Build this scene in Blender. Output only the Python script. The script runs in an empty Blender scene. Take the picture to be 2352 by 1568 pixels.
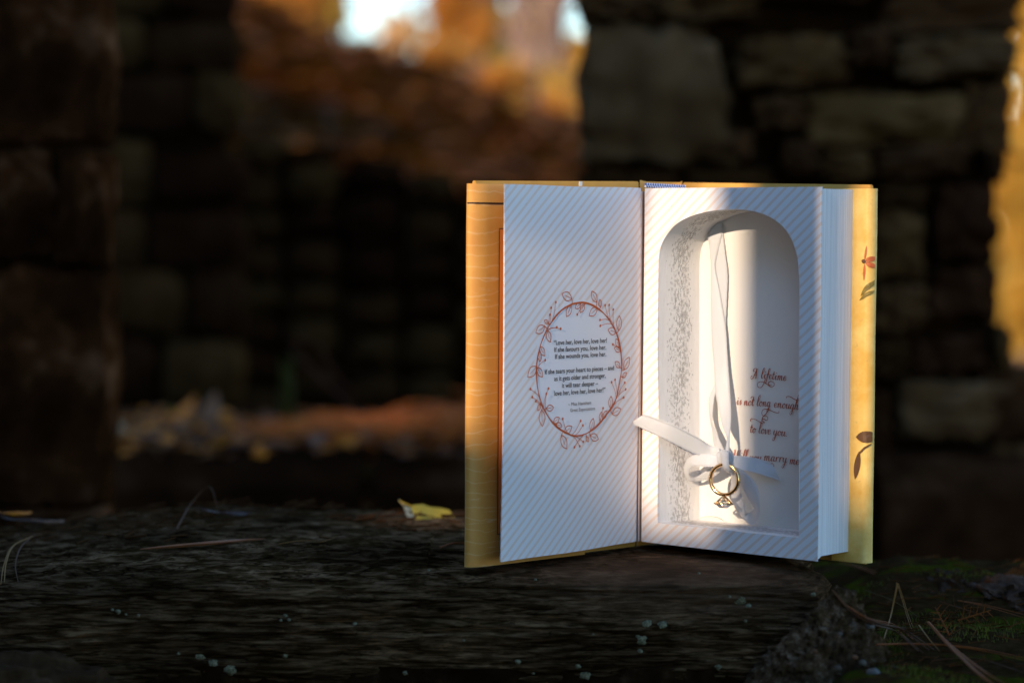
import bpy, bmesh, math, random
from mathutils import Vector, Matrix, noise, Quaternion
from mathutils.bvhtree import BVHTree

R = math.radians
S = bpy.context.scene
C = S.collection
random.seed(7)

# ------------------------------------------------------------------ camera
CAMZ = 0.194
PITCH, ROLL, FPX = R(2.63), R(0.40), 5553.0
cam_d = bpy.data.cameras.new("camera")
cam = bpy.data.objects.new("camera", cam_d); C.objects.link(cam)
fw = Vector((0, math.cos(PITCH), -math.sin(PITCH)))
up = Vector((0, math.sin(PITCH), math.cos(PITCH)))
rt = Vector((1, 0, 0))
RT = rt * math.cos(ROLL) + up * math.sin(ROLL)
UP = up * math.cos(ROLL) - rt * math.sin(ROLL)
CAM = Vector((0, 0, CAMZ))
cam.matrix_world = Matrix(((RT.x, UP.x, -fw.x, CAM.x), (RT.y, UP.y, -fw.y, CAM.y), (RT.z, UP.z, -fw.z, CAM.z), (0, 0, 0, 1)))
cam_d.sensor_width = 36; cam_d.lens = 85
cam_d.clip_start = 0.05; cam_d.clip_end = 2000
cam_d.dof.use_dof = True
cam_d.dof.focus_distance = 1.424
cam_d.dof.aperture_fstop = 4.3
S.camera = cam

# ------------------------------------------------------------------ sky, sun, exposure
EL = 20.0
HV = Vector((0.5708, 0.8211, 0)).normalized()       # horizontal travel of the sunlight
EV = Vector((HV.y, -HV.x, 0))                     # level direction across it
SUN_DIR = (HV * math.cos(R(EL)) + Vector((0, 0, -math.sin(R(EL))))).normalized()
W = bpy.data.worlds.new("World"); S.world = W; W.use_nodes = True
bg = W.node_tree.nodes["Background"]
sky = W.node_tree.nodes.new("ShaderNodeTexSky"); sky.sky_type = 'NISHITA'; sky.sun_disc = False
sky.sun_elevation = R(EL); sky.sun_rotation = math.atan2(-HV.x, -HV.y) % (2 * math.pi)
sky.air_density = 1.25; sky.dust_density = 0.0; sky.ozone_density = 5.0
W.node_tree.links.new(sky.outputs[0], bg.inputs[0]); bg.inputs[1].default_value = 0.15
sd = bpy.data.lights.new("sun", 'SUN'); sd.energy = 2.4; sd.angle = R(0.55); sd.color = (1.0, 0.80, 0.59)
sun = bpy.data.objects.new("sun", sd); C.objects.link(sun)
sun.rotation_mode = 'QUATERNION'; sun.rotation_quaternion = SUN_DIR.to_track_quat('-Z', 'Y'); sun.location = (-3, -4, 3)
S.view_settings.view_transform = 'Standard'; S.view_settings.look = 'None'
S.view_settings.gamma = 1; S.view_settings.use_curve_mapping = False
S.view_settings.exposure = 1.2
S.cycles.use_denoising = True
S.cycles.max_bounces = 8

# ------------------------------------------------------------------ helpers
def ray(x, y):                                    # direction of sight through a point of the 2352-wide photograph
    return (fw + RT * ((x - 1176) / FPX) + UP * ((784 - y) / FPX))
def at(x, y, D):                                  # the place at distance D (along +Y) on that line of sight
    d = ray(x, y); return CAM + d * (D / d.y)
def frame(o, xa, ya):
    xa = xa.normalized(); za = xa.cross(ya).normalized(); ya = za.cross(xa)
    return Matrix(((xa.x, ya.x, za.x, o.x), (xa.y, ya.y, za.y, o.y), (xa.z, ya.z, za.z, o.z), (0, 0, 0, 1)))
def onp(px, py, F, n=0.0):                        # where the line of sight meets the plane at height n of frame F: (u, v)
    Fi = F.inverted(); o = Fi @ CAM; d = Fi.to_3x3() @ ray(px, py)
    t = (n - o.z) / d.z; p = o + d * t
    return p.x, p.y

def mesh(name, verts, faces, mat=None, parent=None, smooth=False, F=None, mats=None, fm=None, uvs=None):
    me = bpy.data.meshes.new(name); me.from_pydata([tuple(v) for v in verts], [], faces)
    if uvs:
        ul = me.uv_layers.new(name="UVMap")
        for l in me.loops: ul.data[l.index].uv = uvs[l.vertex_index]
    if smooth: me.shade_smooth(); me.set_sharp_from_angle(angle=R(55))
    for m in (mats or ([mat] if mat else [])): me.materials.append(m)
    if fm:
        for p, k in zip(me.polygons, fm): p.material_index = k
    o = bpy.data.objects.new(name, me); C.objects.link(o)
    if F is not None: o.matrix_world = F
    if parent is not None:
        o.parent = parent
        if F is not None: o.matrix_parent_inverse = Matrix.Identity(4); o.matrix_basis = parent.matrix_world.inverted() @ F
    return o
def empty(name, M):
    o = bpy.data.objects.new(name, None); C.objects.link(o); o.empty_display_size = 0.02
    o.matrix_world = M if isinstance(M, Matrix) else Matrix.Translation(M)
    o.matrix_basis = o.matrix_world
    PM[o.name] = o.matrix_world.copy()
    return o
PM = {}
def adopt(o, parent):                             # keep o where it is, as a child of parent (parents stand unrotated or carry a known matrix)
    M = o.matrix_basis.copy(); o.parent = parent; o.matrix_basis = PM[parent.name].inverted() @ M if parent.name in PM else M
def tag(o, label=None, cat=None, group=None, kind=None):
    if label: o['label'] = label
    if cat: o['category'] = cat
    if group: o['group'] = group
    if kind: o['kind'] = kind
    return o
def part(name, verts, faces, mat, parent, F=None, **k):
    o = mesh(name, verts, faces, mat, None, F=F, **k); adopt(o, parent); return o

# ---- materials
class NM:
    def __init__(s, name, rough=0.8, spec=0.3):
        s.m = bpy.data.materials.new(name); s.m.use_nodes = True; s.t = s.m.node_tree
        s.b = s.t.nodes["Principled BSDF"]; s.b.inputs["Roughness"].default_value = rough
        s.b.inputs["Specular IOR Level"].default_value = spec
        s.out = s.t.nodes["Material Output"]
        s.tc = s.t.nodes.new("ShaderNodeTexCoord")
    def n(s, ty, **kw):
        x = s.t.nodes.new(ty)
        for k, v in kw.items():
            if hasattr(x, k): setattr(x, k, v)
        return x
    def L(s, a, b): s.t.links.new(a, b)
    def mapping(s, scale=(1, 1, 1), src="Object", loc=(0, 0, 0), rot=(0, 0, 0)):
        m = s.n("ShaderNodeMapping"); m.inputs["Scale"].default_value = scale; m.inputs["Location"].default_value = loc; m.inputs["Rotation"].default_value = rot
        s.L(s.tc.outputs[src], m.inputs[0]); return m.outputs[0]
    def noise(s, vec, scale, detail=6, rough=0.6, dist=0.0):
        x = s.n("ShaderNodeTexNoise"); x.inputs["Scale"].default_value = scale; x.inputs["Detail"].default_value = detail
        x.inputs["Roughness"].default_value = rough; x.inputs["Distortion"].default_value = dist
        s.L(vec, x.inputs["Vector"]); return x.outputs["Fac"]
    def ramp(s, fac, stops, interp='LINEAR'):
        r = s.n("ShaderNodeValToRGB"); r.color_ramp.interpolation = interp
        e = r.color_ramp.elements
        while len(e) < len(stops): e.new(0.5)
        for i, (p, c) in enumerate(stops):
            e[i].position = p; e[i].color = (c, c, c, 1) if isinstance(c, (int, float)) else (*c, 1)
        s.L(fac, r.inputs[0]); return r.outputs[0]
    def mix(s, fac, a, b, mode='MIX'):
        x = s.n("ShaderNodeMix"); x.data_type = 'RGBA'; x.blend_type = mode
        for k, v in ((0, fac), (6, a), (7, b)):
            if isinstance(v, (int, float)): x.inputs[k].default_value = v if k == 0 else (v, v, v, 1)
            elif isinstance(v, tuple): x.inputs[k].default_value = (*v, 1)
            else: s.L(v, x.inputs[k])
        return x.outputs[2]
    def math(s, op, a, b=None, c=None):
        x = s.n("ShaderNodeMath"); x.operation = op
        for i, v in enumerate((a, b, c)):
            if v is None: continue
            if isinstance(v, (int, float)): x.inputs[i].default_value = v
            else: s.L(v, x.inputs[i])
        return x.outputs[0]
    def xyz(s, v):
        x = s.n("ShaderNodeSeparateXYZ"); s.L(v, x.inputs[0]); return x.outputs
    def col(s, c):
        if isinstance(c, tuple): s.b.inputs["Base Color"].default_value = (*c, 1)
        else: s.L(c, s.b.inputs["Base Color"])
    def bump(s, h, strength=0.5, dist=0.001):
        x = s.n("ShaderNodeBump"); x.inputs["Strength"].default_value = strength; x.inputs["Distance"].default_value = dist
        if s.b.inputs["Normal"].is_linked:
            s.L(s.b.inputs["Normal"].links[0].from_socket, x.inputs["Normal"])
        s.L(h, x.inputs["Height"]); s.L(x.outputs[0], s.b.inputs["Normal"])
    def translucent(s, color, f):
        t = s.n("ShaderNodeBsdfTranslucent"); t.inputs[0].default_value = (*color, 1)
        m = s.n("ShaderNodeMixShader"); m.inputs[0].default_value = f
        s.L(s.b.outputs[0], m.inputs[1]); s.L(t.outputs[0], m.inputs[2]); s.L(m.outputs[0], s.out.inputs[0])

def stone_mat(name, c1, c2, c3, scale=30, rough=0.85, bump=0.6, dist=0.004, stretch=(1, 1, 1), spec=0.0, vary=True):
    M = NM(name, rough, spec); v = M.mapping(stretch)
    a = M.noise(v, scale, 8, 0.65); b = M.noise(v, scale * 0.25, 4, 0.6, 0.4)
    c1, c2, c3 = [(c[0], c[1] * .87, c[2] * .95) for c in (c1, c2, c3)]
    base = M.ramp(a, [(0.3, c1), (0.55, c2), (0.75, c3)])
    c = M.mix(M.ramp(b, [(0.4, 0.0), (0.65, 0.8)]), base, c1)
    if vary:
        oi = M.n("ShaderNodeObjectInfo")
        hs = M.n("ShaderNodeHueSaturation"); M.L(c, hs.inputs["Color"])
        M.L(M.math('MULTIPLY_ADD', oi.outputs["Random"], 1.1, 0.45), hs.inputs["Value"])
        M.L(M.math('MULTIPLY_ADD', oi.outputs["Random"], 0.025, 0.485), hs.inputs["Hue"])
        c = hs.outputs[0]
    M.col(c); M.bump(a, bump, dist); return M.m

def paper_mat(name, stripes=True, circle=None, tint=(0.86, 0.82, 0.83)):
    M = NM(name, 0.62, 0.35); v = M.mapping()
    X, Y, Z = M.xyz(v)[:3]
    c = None
    fib = M.noise(M.mapping((1, 3, 1)), 900, 4, 0.7)
    white = M.mix(fib, tuple(t * 0.965 for t in tint), tint)
    if stripes:
        wob = M.noise(v, 70, 3, 0.5)
        dd = M.math('ADD', M.math('SUBTRACT', X, M.math('MULTIPLY', Y, 1.17)), M.math('MULTIPLY', wob, 0.0011))
        fr = M.math('FRACT', M.math('DIVIDE', dd, 0.0070))
        tri = M.math('ABSOLUTE', M.math('SUBTRACT', fr, 0.5))
        st = M.ramp(tri, [(0.30, 0.0), (0.335, 1.0)])
        if circle:
            cx, cy, r = circle
            dx = M.math('SUBTRACT', X, cx); dy = M.math('SUBTRACT', Y, cy)
            d2 = M.math('SQRT', M.math('ADD', M.math('MULTIPLY', dx, dx), M.math('MULTIPLY', dy, dy)))
            inn = M.math('GREATER_THAN', d2, r)
            st = M.math('MULTIPLY', st, inn)
        g = M.noise(v, 1600, 2, 0.5)
        peach = M.mix(g, (0.82, 0.63, 0.53), (0.83, 0.69, 0.61))
        white = M.mix(st, white, peach)
    sp = M.noise(v, 420, 2, 0.5)
    white = M.mix(M.ramp(sp, [(0.765, 0.0), (0.79, 0.5)]), white, (0.35, 0.25, 0.2))
    M.col(white); M.bump(fib, 0.15, 0.0002); M.bump(M.noise(v, 22, 2), 0.12, 0.002)
    M.translucent((0.8, 0.7, 0.6), 0.06)
    return M.m

def flat_mat(name, c, rough=0.6, spec=0.3, metal=0.0, nscale=None, namt=0.15):
    M = NM(name, rough, spec); M.b.inputs["Metallic"].default_value = metal
    if nscale:
        f = M.noise(M.mapping(), nscale, 5)
        M.col(M.mix(f, tuple(x * (1 - namt) for x in c), tuple(min(1, x * (1 + namt)) for x in c)))
        M.bump(f, 0.2, 0.0004)
    else: M.col(c)
    return M.m

slate = None
def make_slate():
    M = NM("dark_schist", 0.8, 0.0)
    v = M.mapping((48, 60, 520)); w = M.mapping((1, 1.5, 2.2)); w2 = M.mapping((1, .8, 2))
    a = M.noise(v, 1.0, 9, 0.68, 0.5); b = M.noise(w, 11, 5, 0.6, 0.3); f = M.noise(w2, 1100, 6, 0.75); g = M.noise(M.mapping((.55, .8, 3.6)), 230, 7, 0.72, 0.3)
    base = M.ramp(a, [(0.33, (0.009, 0.0046, 0.0018)), (0.47, (0.034, 0.0180, 0.0074)), (0.62, (0.165, 0.094, 0.046))])
    base = M.mix(M.ramp(g, [(0.5, 0.0), (0.72, 0.75)]), base, (0.085, 0.041, 0.017))
    base = M.mix(M.ramp(b, [(0.55, 0.0), (0.75, 0.6)]), base, (0.026, 0.016, 0.004))
    base = M.mix(M.ramp(f, [(0.66, 0.0), (0.72, 0.75)]), base, (0.26, 0.18, 0.12))
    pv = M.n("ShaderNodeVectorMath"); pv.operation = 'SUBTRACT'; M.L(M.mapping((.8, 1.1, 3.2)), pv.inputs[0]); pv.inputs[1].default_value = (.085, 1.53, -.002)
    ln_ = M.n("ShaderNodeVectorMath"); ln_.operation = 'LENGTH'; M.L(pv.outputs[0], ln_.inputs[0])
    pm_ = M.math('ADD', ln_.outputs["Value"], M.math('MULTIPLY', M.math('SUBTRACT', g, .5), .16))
    cr_ = M.noise(M.mapping((14, 22, 230)), 1.0, 4, .6, .6)
    base = M.mix(M.ramp(M.math('ABSOLUTE', M.math('SUBTRACT', cr_, .5)), [(.0, .9), (.018, 0.0)]), base, (0.002, 0.0012, 0.0006))
    base = M.mix(M.ramp(pm_, [(.035, .8), (.095, 0.0)]), base, M.mix(a, (0.02, 0.010, 0.005), (0.28, 0.15, 0.08)))  # brown weathering under the book, with bounce light from the pages painted into it
    big = M.noise(M.mapping((1, 1.5, 2.5)), 9, 4, .6)
    base = M.mix(1.0, base, M.ramp(big, [(.33, .35), (.5, .85), (.68, 1.5)]), 'MULTIPLY')
    M.col(base)
    rr = M.ramp(a, [(0.4, 0.75), (0.7, 0.42)]); M.L(rr, M.b.inputs["Roughness"])
    M.bump(b, 0.5, 0.006); M.bump(a, 1.0, 0.0022); M.bump(g, 0.9, 0.0014); M.bump(f, 0.9, 0.0006)
    return M.m

def fbm(p, oct=5, h=0.9, lac=2.1): return noise.fractal(p, h, lac, oct)

def rock_geo(size, seed, n=9, ex=0.55, amp=0.08, freq=2.0):
    """rounded, uneven block centred on the origin; size = full extents"""
    vs = {}; verts = []; faces = []
    def vid(p):
        k = (round(p[0], 4), round(p[1], 4), round(p[2], 4))
        if k not in vs: vs[k] = len(verts); verts.append(p)
        return vs[k]
    for ax in range(3):
        for sg in (-1, 1):
            for i in range(n):
                for j in range(n):
                    q = []
                    for (a, b) in ((i, j), (i + 1, j), (i + 1, j + 1), (i, j + 1)):
                        p = [0, 0, 0]; p[ax] = sg; p[(ax + 1) % 3] = -1 + 2 * a / n; p[(ax + 2) % 3] = -1 + 2 * b / n
                        q.append(vid(tuple(p)))
                    faces.append(q if sg > 0 else q[::-1])
    out = []
    so = Vector((seed * 13.7, seed * 7.3, seed * 3.1))
    for p in verts:
        v = Vector(p); s = v.normalized(); w = v.lerp(s * 1.15, ex)
        w *= 1 + amp * fbm(w * freq + so, 4)
        out.append((w.x * size[0] / 2, w.y * size[1] / 2, w.z * size[2] / 2))
    return out, faces

def stone(x0, y0, x1, y1, D, mat, parent, seed, depth=0.14, taper=0.0, **k):
    a = at(x0, y1, D); b = at(x1, y0, D)
    sx, sz = abs(b.x - a.x), abs(b.z - a.z)
    v, f = rock_geo((sx, depth, sz), seed, **k)
    if taper: v = [(x * (1 - taper * z / sz) - (sx * taper * z / sz * .5 if taper > .2 else 0), y, z) for x, y, z in v]
    o = mesh("stone", v, f, mat, None, True)
    o.matrix_basis = Matrix.Translation(((a.x + b.x) / 2, D + depth * 0.5 + random.uniform(-.012, .012), (a.z + b.z) / 2)) @ Matrix.Rotation(R(random.uniform(-4, 4)), 4, 'Y')
    adopt(o, parent); return o

def tube(pts, rad, sides=6, flat=1.0):
    """tapered tube along pts; rad = number or list"""
    V, Fc = [], []; n = len(pts)
    for i, p in enumerate(pts):
        p = Vector(p); t = (Vector(pts[min(i + 1, n - 1)]) - Vector(pts[max(i - 1, 0)])).normalized()
        a = t.cross(Vector((0.13, 0.21, 0.97))); a = a.normalized() if a.length > 1e-4 else Vector((1, 0, 0)); b = t.cross(a)
        r = rad[i] if isinstance(rad, (list, tuple)) else rad
        for k in range(sides):
            an = 2 * math.pi * k / sides; V.append(p + a * (math.cos(an) * r) + b * (math.sin(an) * r * flat))
    for i in range(n - 1):
        for k in range(sides):
            Fc.append((i * sides + k, i * sides + (k + 1) % sides, (i + 1) * sides + (k + 1) % sides, (i + 1) * sides + k))
    Fc.append(tuple(range(sides))[::-1]); Fc.append(tuple((n - 1) * sides + k for k in range(sides)))
    return V, Fc
def merge(*gs):
    V, Fc = [], []
    for v, f in gs:
        o = len(V); V += list(v); Fc += [tuple(i + o for i in q) for q in f]
    return V, Fc
def boxg(x0, x1, y0, y1, z0, z1):
    v = [(x, y, z) for x in (x0, x1) for y in (y0, y1) for z in (z0, z1)]
    return v, [(0, 1, 3, 2), (4, 6, 7, 5), (0, 4, 5, 1), (2, 3, 7, 6), (0, 2, 6, 4), (1, 5, 7, 3)]
def crom(P, k=6, closed=False):
    P = [Vector(p) for p in P]; n = len(P); out = []
    rng = range(n) if closed else range(n - 1)
    for i in rng:
        p1, p2 = P[i], P[(i + 1) % n]
        p0 = P[i - 1] if (closed or i > 0) else p1 * 2 - p2
        p3 = P[(i + 2) % n] if (closed or i < n - 2) else p2 * 2 - p1
        for j in range(k):
            t = j / k
            out.append(0.5 * ((2 * p1) + (p2 - p0) * t + (2 * p0 - 5 * p1 + 4 * p2 - p3) * t * t + (3 * p1 - p0 - 3 * p2 + p3) * t ** 3))
    if not closed: out.append(P[-1])
    return out

# ------------------------------------------------------------------ ground, hill
M = NM("dark_soil", 0.95, 0.0); vv = M.mapping(); a = M.noise(vv, 14, 8, 0.7); b = M.noise(vv, 2.5, 3)
M.col(M.mix(M.ramp(b, [(0.4, 0.0), (0.6, 1.0)]), M.ramp(a, [(0.3, (0.003, 0.002, 0.001)), (0.7, (0.012, 0.007, 0.004))]), (0.012, 0.010, 0.004))); M.bump(a, 0.8, 0.02)
soil = M.m
M = NM("leaf_littered_slope", 0.95, 0.0); vv = M.mapping(); a = M.noise(vv, 9, 8, 0.75); b = M.noise(vv, 1.6, 4)
M.col(M.mix(M.ramp(b, [(0.42, 0.0), (0.62, 1.0)]), M.ramp(a, [(0.3, (0.018, 0.0045, 0.0008)), (0.5, (0.05, 0.013, 0.0022)), (0.72, (0.11, 0.032, 0.006))]), (0.035, 0.013, 0.0025))); M.bump(a, 0.8, 0.05)
slope_m = M.m

gv, gf = [], []
xs = [-900, -60, -12, -4, -2, -1, -.5, 0, .5, 1, 2, 4, 12, 60, 900]; ys = [-900, -60, -12, -4, -2, 0, 1, 2, 3, 4.2, 5, 7, 12, 60, 900]
for y in ys:
    for x in xs: gv.append((x, y, -0.62))
for j in range(len(ys) - 1):
    for i in range(len(xs) - 1):
        k = j * len(xs) + i; gf.append((k, k + 1, k + 1 + len(xs), k + len(xs)))
g = mesh("ground", gv, gf, soil); tag(g, kind='structure')

def hill_z(x, y):
    cr = 0.63 - 0.38 * max(-3.0, min(1.0, x)) * 1.0
    t = max(0, min(1, (y - 4.0) / 4.2)); t = t * t * (3 - 2 * t) * 0.35 + t * 0.65
    z = -0.7 + (cr + 0.7) * t
    if y > 8.2: z -= (y - 8.2) * 0.02
    if x > 1.0: z -= min(1.6, (x - 1.0) * 0.9)
    return z + 0.07 * fbm(Vector((x * 1.3, y * 1.3, 0)), 4)
hv, hf = [], []
NX, NY = 90, 70
for j in range(NY):
    y = 4.05 + (j / (NY - 1)) ** 2.2 * 60
    for i in range(NX):
        x = (-1 + 2 * i / (NX - 1)); x = (abs(x) ** 1.7) * (1 if x > 0 else -1) * (6 + y * 0.7)
        hv.append((x, y, hill_z(x, y)))
for j in range(NY - 1):
    for i in range(NX - 1):
        k = j * NX + i; hf.append((k, k + 1, k + 1 + NX, k + NX))
tag(mesh("hillside", hv, hf, slope_m, smooth=True), kind='structure')

# leaf litter on the hill (nobody could count it)
def leafmat(name, c1, c2, tr=0.35, scale=40):
    M = NM(name, 0.6, 0.3); f = M.noise(M.mapping(), scale, 3)
    M.col(M.mix(f, c1, c2)); M.translucent(c2, tr); return M.m
lit_m = [leafmat("rust_leaf", (0.055, 0.014, 0.002), (0.11, 0.030, 0.004)), leafmat("amber_leaf", (0.15, 0.05, 0.006), (0.26, 0.095, 0.011)), leafmat("tan_leaf", (0.08, 0.028, 0.007), (0.14, 0.052, 0.012))]
def quad_cloud(n, fn, smin, smax, seed):
    rnd = random.Random(seed); V, Fc = [], []
    for i in range(n):
        p, nd = fn(rnd); s = rnd.uniform(smin, smax)
        q = Quaternion(Vector((rnd.uniform(-1, 1), rnd.uniform(-1, 1), rnd.uniform(-1, 1))).normalized(), rnd.uniform(0, 6.28))
        k = len(V)
        for a, b, c in ((-.5, 0, 0), (0, -.28, .06), (.5, 0, 0), (0, .28, .06)):
            w = q @ Vector((a, b, c)) * s
            if nd: w.z *= 0.35
            V.append(p + w)
        Fc.append((k, k + 1, k + 2, k + 3))
    return V, Fc
def lit_pos(r):
    y = 4.6 + r.random() ** 1.3 * 6; x = r.uniform(-.22, .08) * y + r.uniform(-.3, .3)
    return Vector((x, y, hill_z(x, y) + r.uniform(.005, .03))), True
v, f = quad_cloud(5200, lit_pos, 0.05, 0.11, 3)
fm = [random.choice((0, 0, 1, 2)) for _ in f]
tag(mesh("leaf_litter", v, f, mats=lit_m, fm=fm), "rust and amber autumn leaves covering the slope behind the ruin", "leaf litter", kind='stuff')

# ------------------------------------------------------------------ far trees in the sun
bark = stone_mat("pale_bark", (0.16, 0.11, 0.075), (0.30, 0.22, 0.15), (0.48, 0.38, 0.28), 6, vary=False, dist=0.02)
crown_m = {k: leafmat(k + "_foliage", a, b, 0.45, 3) for k, a, b in (("orange", (0.58, 0.24, 0.035), (0.78, 0.42, 0.09)), ("gold", (0.52, 0.29, 0.03), (0.88, 0.60, 0.13)), ("olive", (0.20, 0.17, 0.04), (0.42, 0.34, 0.09)), ("peach", (0.80, 0.50, 0.20), (0.92, 0.68, 0.38)))}
def tree(px, D, hpx, wpx, col, label, n=900, trunk=None, ybase=None, kindname="autumn_tree", seed=1, leaf=0.12, top=None):
    """tree whose stem passes through photo column px; crown blobs = list of (px, py, rx, ry) seen at D"""
    base = at(px, 300, D); zb = hill_z(base.x, D) if ybase is None else at(px, ybase, D).z
    root = empty(kindname, (base.x, D, zb)); tag(root, label, "tree", "sunlit trees beyond the ruin")
    th = trunk or 0.06; H = hpx * D / FPX
    pts = [Vector((base.x + 0.06 * math.sin(i * 1.3 + seed), D + 0.05 * math.cos(i + seed), zb - 0.15 + i * (H + 1.2) / 6)) for i in range(7)]
    v, f = tube(pts, [th * (1 - 0.11 * i) for i in range(7)], 8)
    for bi in range(5):
        s = pts[2 + bi % 4]; an = seed + bi * 2.1
        e = s + Vector((math.cos(an) * 0.5, math.sin(an) * .3, 0.45)); g2 = tube([s, (s + e) / 2 + Vector((0, 0, .08)), e], [th * .45, th * .3, th * .12], 5)
        v, f = merge((v, f), g2)
    o = mesh("trunk", v, f, bark, None, True); adopt(o, root)
    def cp(r):
        c, rx, rz = r.choice(wpx)
        while True:
            d = Vector((r.uniform(-1, 1), r.uniform(-1, 1), r.uniform(-1, 1)))
            if d.length < 1: break
        return c + Vector((d.x * rx, d.y * rx, d.z * rz)), False
    v, f = quad_cloud(n, cp, leaf * .7, leaf * 1.4, seed)
    hi = [(p + Vector((0, 0, .25)), .55, .38) for p in pts[4:]]; lo = wpx; wpx = hi; v, f = merge((v, f), quad_cloud(90, cp, leaf * .7, leaf * 1.4, seed + 50)); wpx = lo
    o = mesh("crown", v, f, crown_m[col]); adopt(o, root)
def blob(x, y, rx, ry, D): return (at(x, y, D), rx * D / FPX, ry * D / FPX)
T = [
 (600, 11, 'orange', "orange leaved tree at the left end of the bright gap", [blob(560, -5, 80, 40, 11), blob(660, 0, 80, 50, 11), blob(700, 20, 50, 40, 11)], 900, .05),
 (740, 12, 'gold', "golden tree left of the widest patch of sky", [blob(735, 20, 60, 75, 12), blob(720, -40, 70, 50, 12)], 800, .06),
 (925, 16, 'peach', "pale sparse sapling standing in the widest patch of sky", [blob(925, 70, 60, 30, 16), blob(860, 115, 60, 22, 16)], 130, .035),
 (1065, 11, 'orange', "orange tree with pale trunk right of the widest patch of sky", [blob(1020, 60, 30, 90, 11), blob(1060, -20, 60, 60, 11), blob(1100, 60, 30, 70, 11)], 560, .10),
 (1150, 14, 'olive', "olive brown tree between two orange trees in the bright gap", [blob(1150, 60, 50, 40, 14), blob(1140, 150, 60, 60, 14)], 330, .06),
 (1220, 12, 'peach', "tall peach coloured tree with the lightest foliage", [blob(1220, 60, 30, 60, 12), blob(1225, 170, 40, 70, 12)], 900, .09),
 (1310, 10, 'gold', "yellow green tree next to the big boulder of the wall", [blob(1310, 190, 45, 60, 10), blob(1290, 255, 50, 40, 10), blob(1330, 130, 30, 40, 10), blob(1240, 210, 60, 45, 10)], 1100, .05),
 (1275, 13, 'peach', "pale peach tree filling the sky beside the boulder's upper corner", [blob(1262, 95, 26, 50, 13), blob(1240, 20, 24, 40, 13)], 420, .05),
 (1262, 9, 'orange', "low orange bush at the right foot of the slope", [blob(1270, 255, 40, 30, 9), blob(1160, 185, 60, 30, 9), blob(1020, 130, 60, 22, 9)], 800, .03),
]
for i, (px, D, col, lab, bl, n, th) in enumerate(T):
    tree(px, D, 300, bl, col, lab, n, th, seed=i + 2, leaf=0.011 * D)
# golden bush past the right end of the wall
DB = 12.0
rootb = empty("golden_bush", at(2330, 900, DB)); tag(rootb, "sunlit golden bush seen past the right end of the rubble wall", "bush")
stems = merge(*[tube([at(2360 + k * 22, 930, DB) + Vector((0, 0, -.3)), at(2350 + k * 20, 600, DB), at(2330 + k * 30, 300, DB)], [.03, .02, .008], 5) for k in range(5)])
adopt(mesh("stem", *stems, bark, None, True), rootb)
bb = [blob(2375, 160, 45, 130, DB), blob(2375, 80, 45, 70, DB)] * 2 + [blob(2320, 420, 60, 90, DB), blob(2330, 360, 60, 50, DB)] * 5 + [blob(2350, 480, 50, 150, DB)] * 3 + [blob(2345, 660, 45, 150, DB), blob(2345, 430, 40, 80, DB), blob(2360, 620, 45, 150, DB), blob(2352, 300, 30, 60, DB), blob(2430, 500, 60, 260, DB), blob(2430, 850, 60, 60, DB), blob(2380, 0, 70, 60, DB)]
def bp(r):
    c, rx, rz = r.choice(bb)
    while True:
        d = Vector((r.uniform(-1, 1), r.uniform(-1, 1), r.uniform(-1, 1)))
        if d.length < 1: break
    return c + Vector((d.x * rx, d.y * rx, d.z * rz)), False
v, f = quad_cloud(9000, bp, 0.09, 0.16, 77); adopt(mesh("foliage", v, f, crown_m['gold']), rootb)

# ------------------------------------------------------------------ the ruin's walls
wall_m = stone_mat("weathered_fieldstone", (0.044, 0.021, 0.0068), (0.108, 0.057, 0.020), (0.20, 0.112, 0.042), 16, dist=0.006)
wall_pale = stone_mat("lichened_fieldstone", (0.070, 0.040, 0.0145), (0.145, 0.088, 0.035), (0.23, 0.145, 0.063), 13, dist=0.006, vary=False)
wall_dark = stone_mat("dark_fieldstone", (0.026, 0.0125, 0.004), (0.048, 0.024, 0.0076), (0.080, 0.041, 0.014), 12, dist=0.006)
jamb_m = stone_mat("reddish_jamb_stone", (0.010, 0.0042, 0.0013), (0.062, 0.024, 0.0075), (0.21, 0.105, 0.046), 22, dist=0.005, vary=False)
mortar_m = stone_mat("old_mortar", (0.014, 0.0066, 0.0022), (0.023, 0.0112, 0.0038), (0.038, 0.019, 0.0072), 60, vary=False)

def wallthing(label, name="stone_wall"):
    r = empty(name, (0, 0, 0)); return tag(r, label, "wall")
def slab_px(x0, y0, x1, y1, D, th):
    a = at(x0, y1, D); b = at(x1, y0, D)
    return boxg(a.x, b.x, D, D + th, a.z, b.z)

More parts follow.
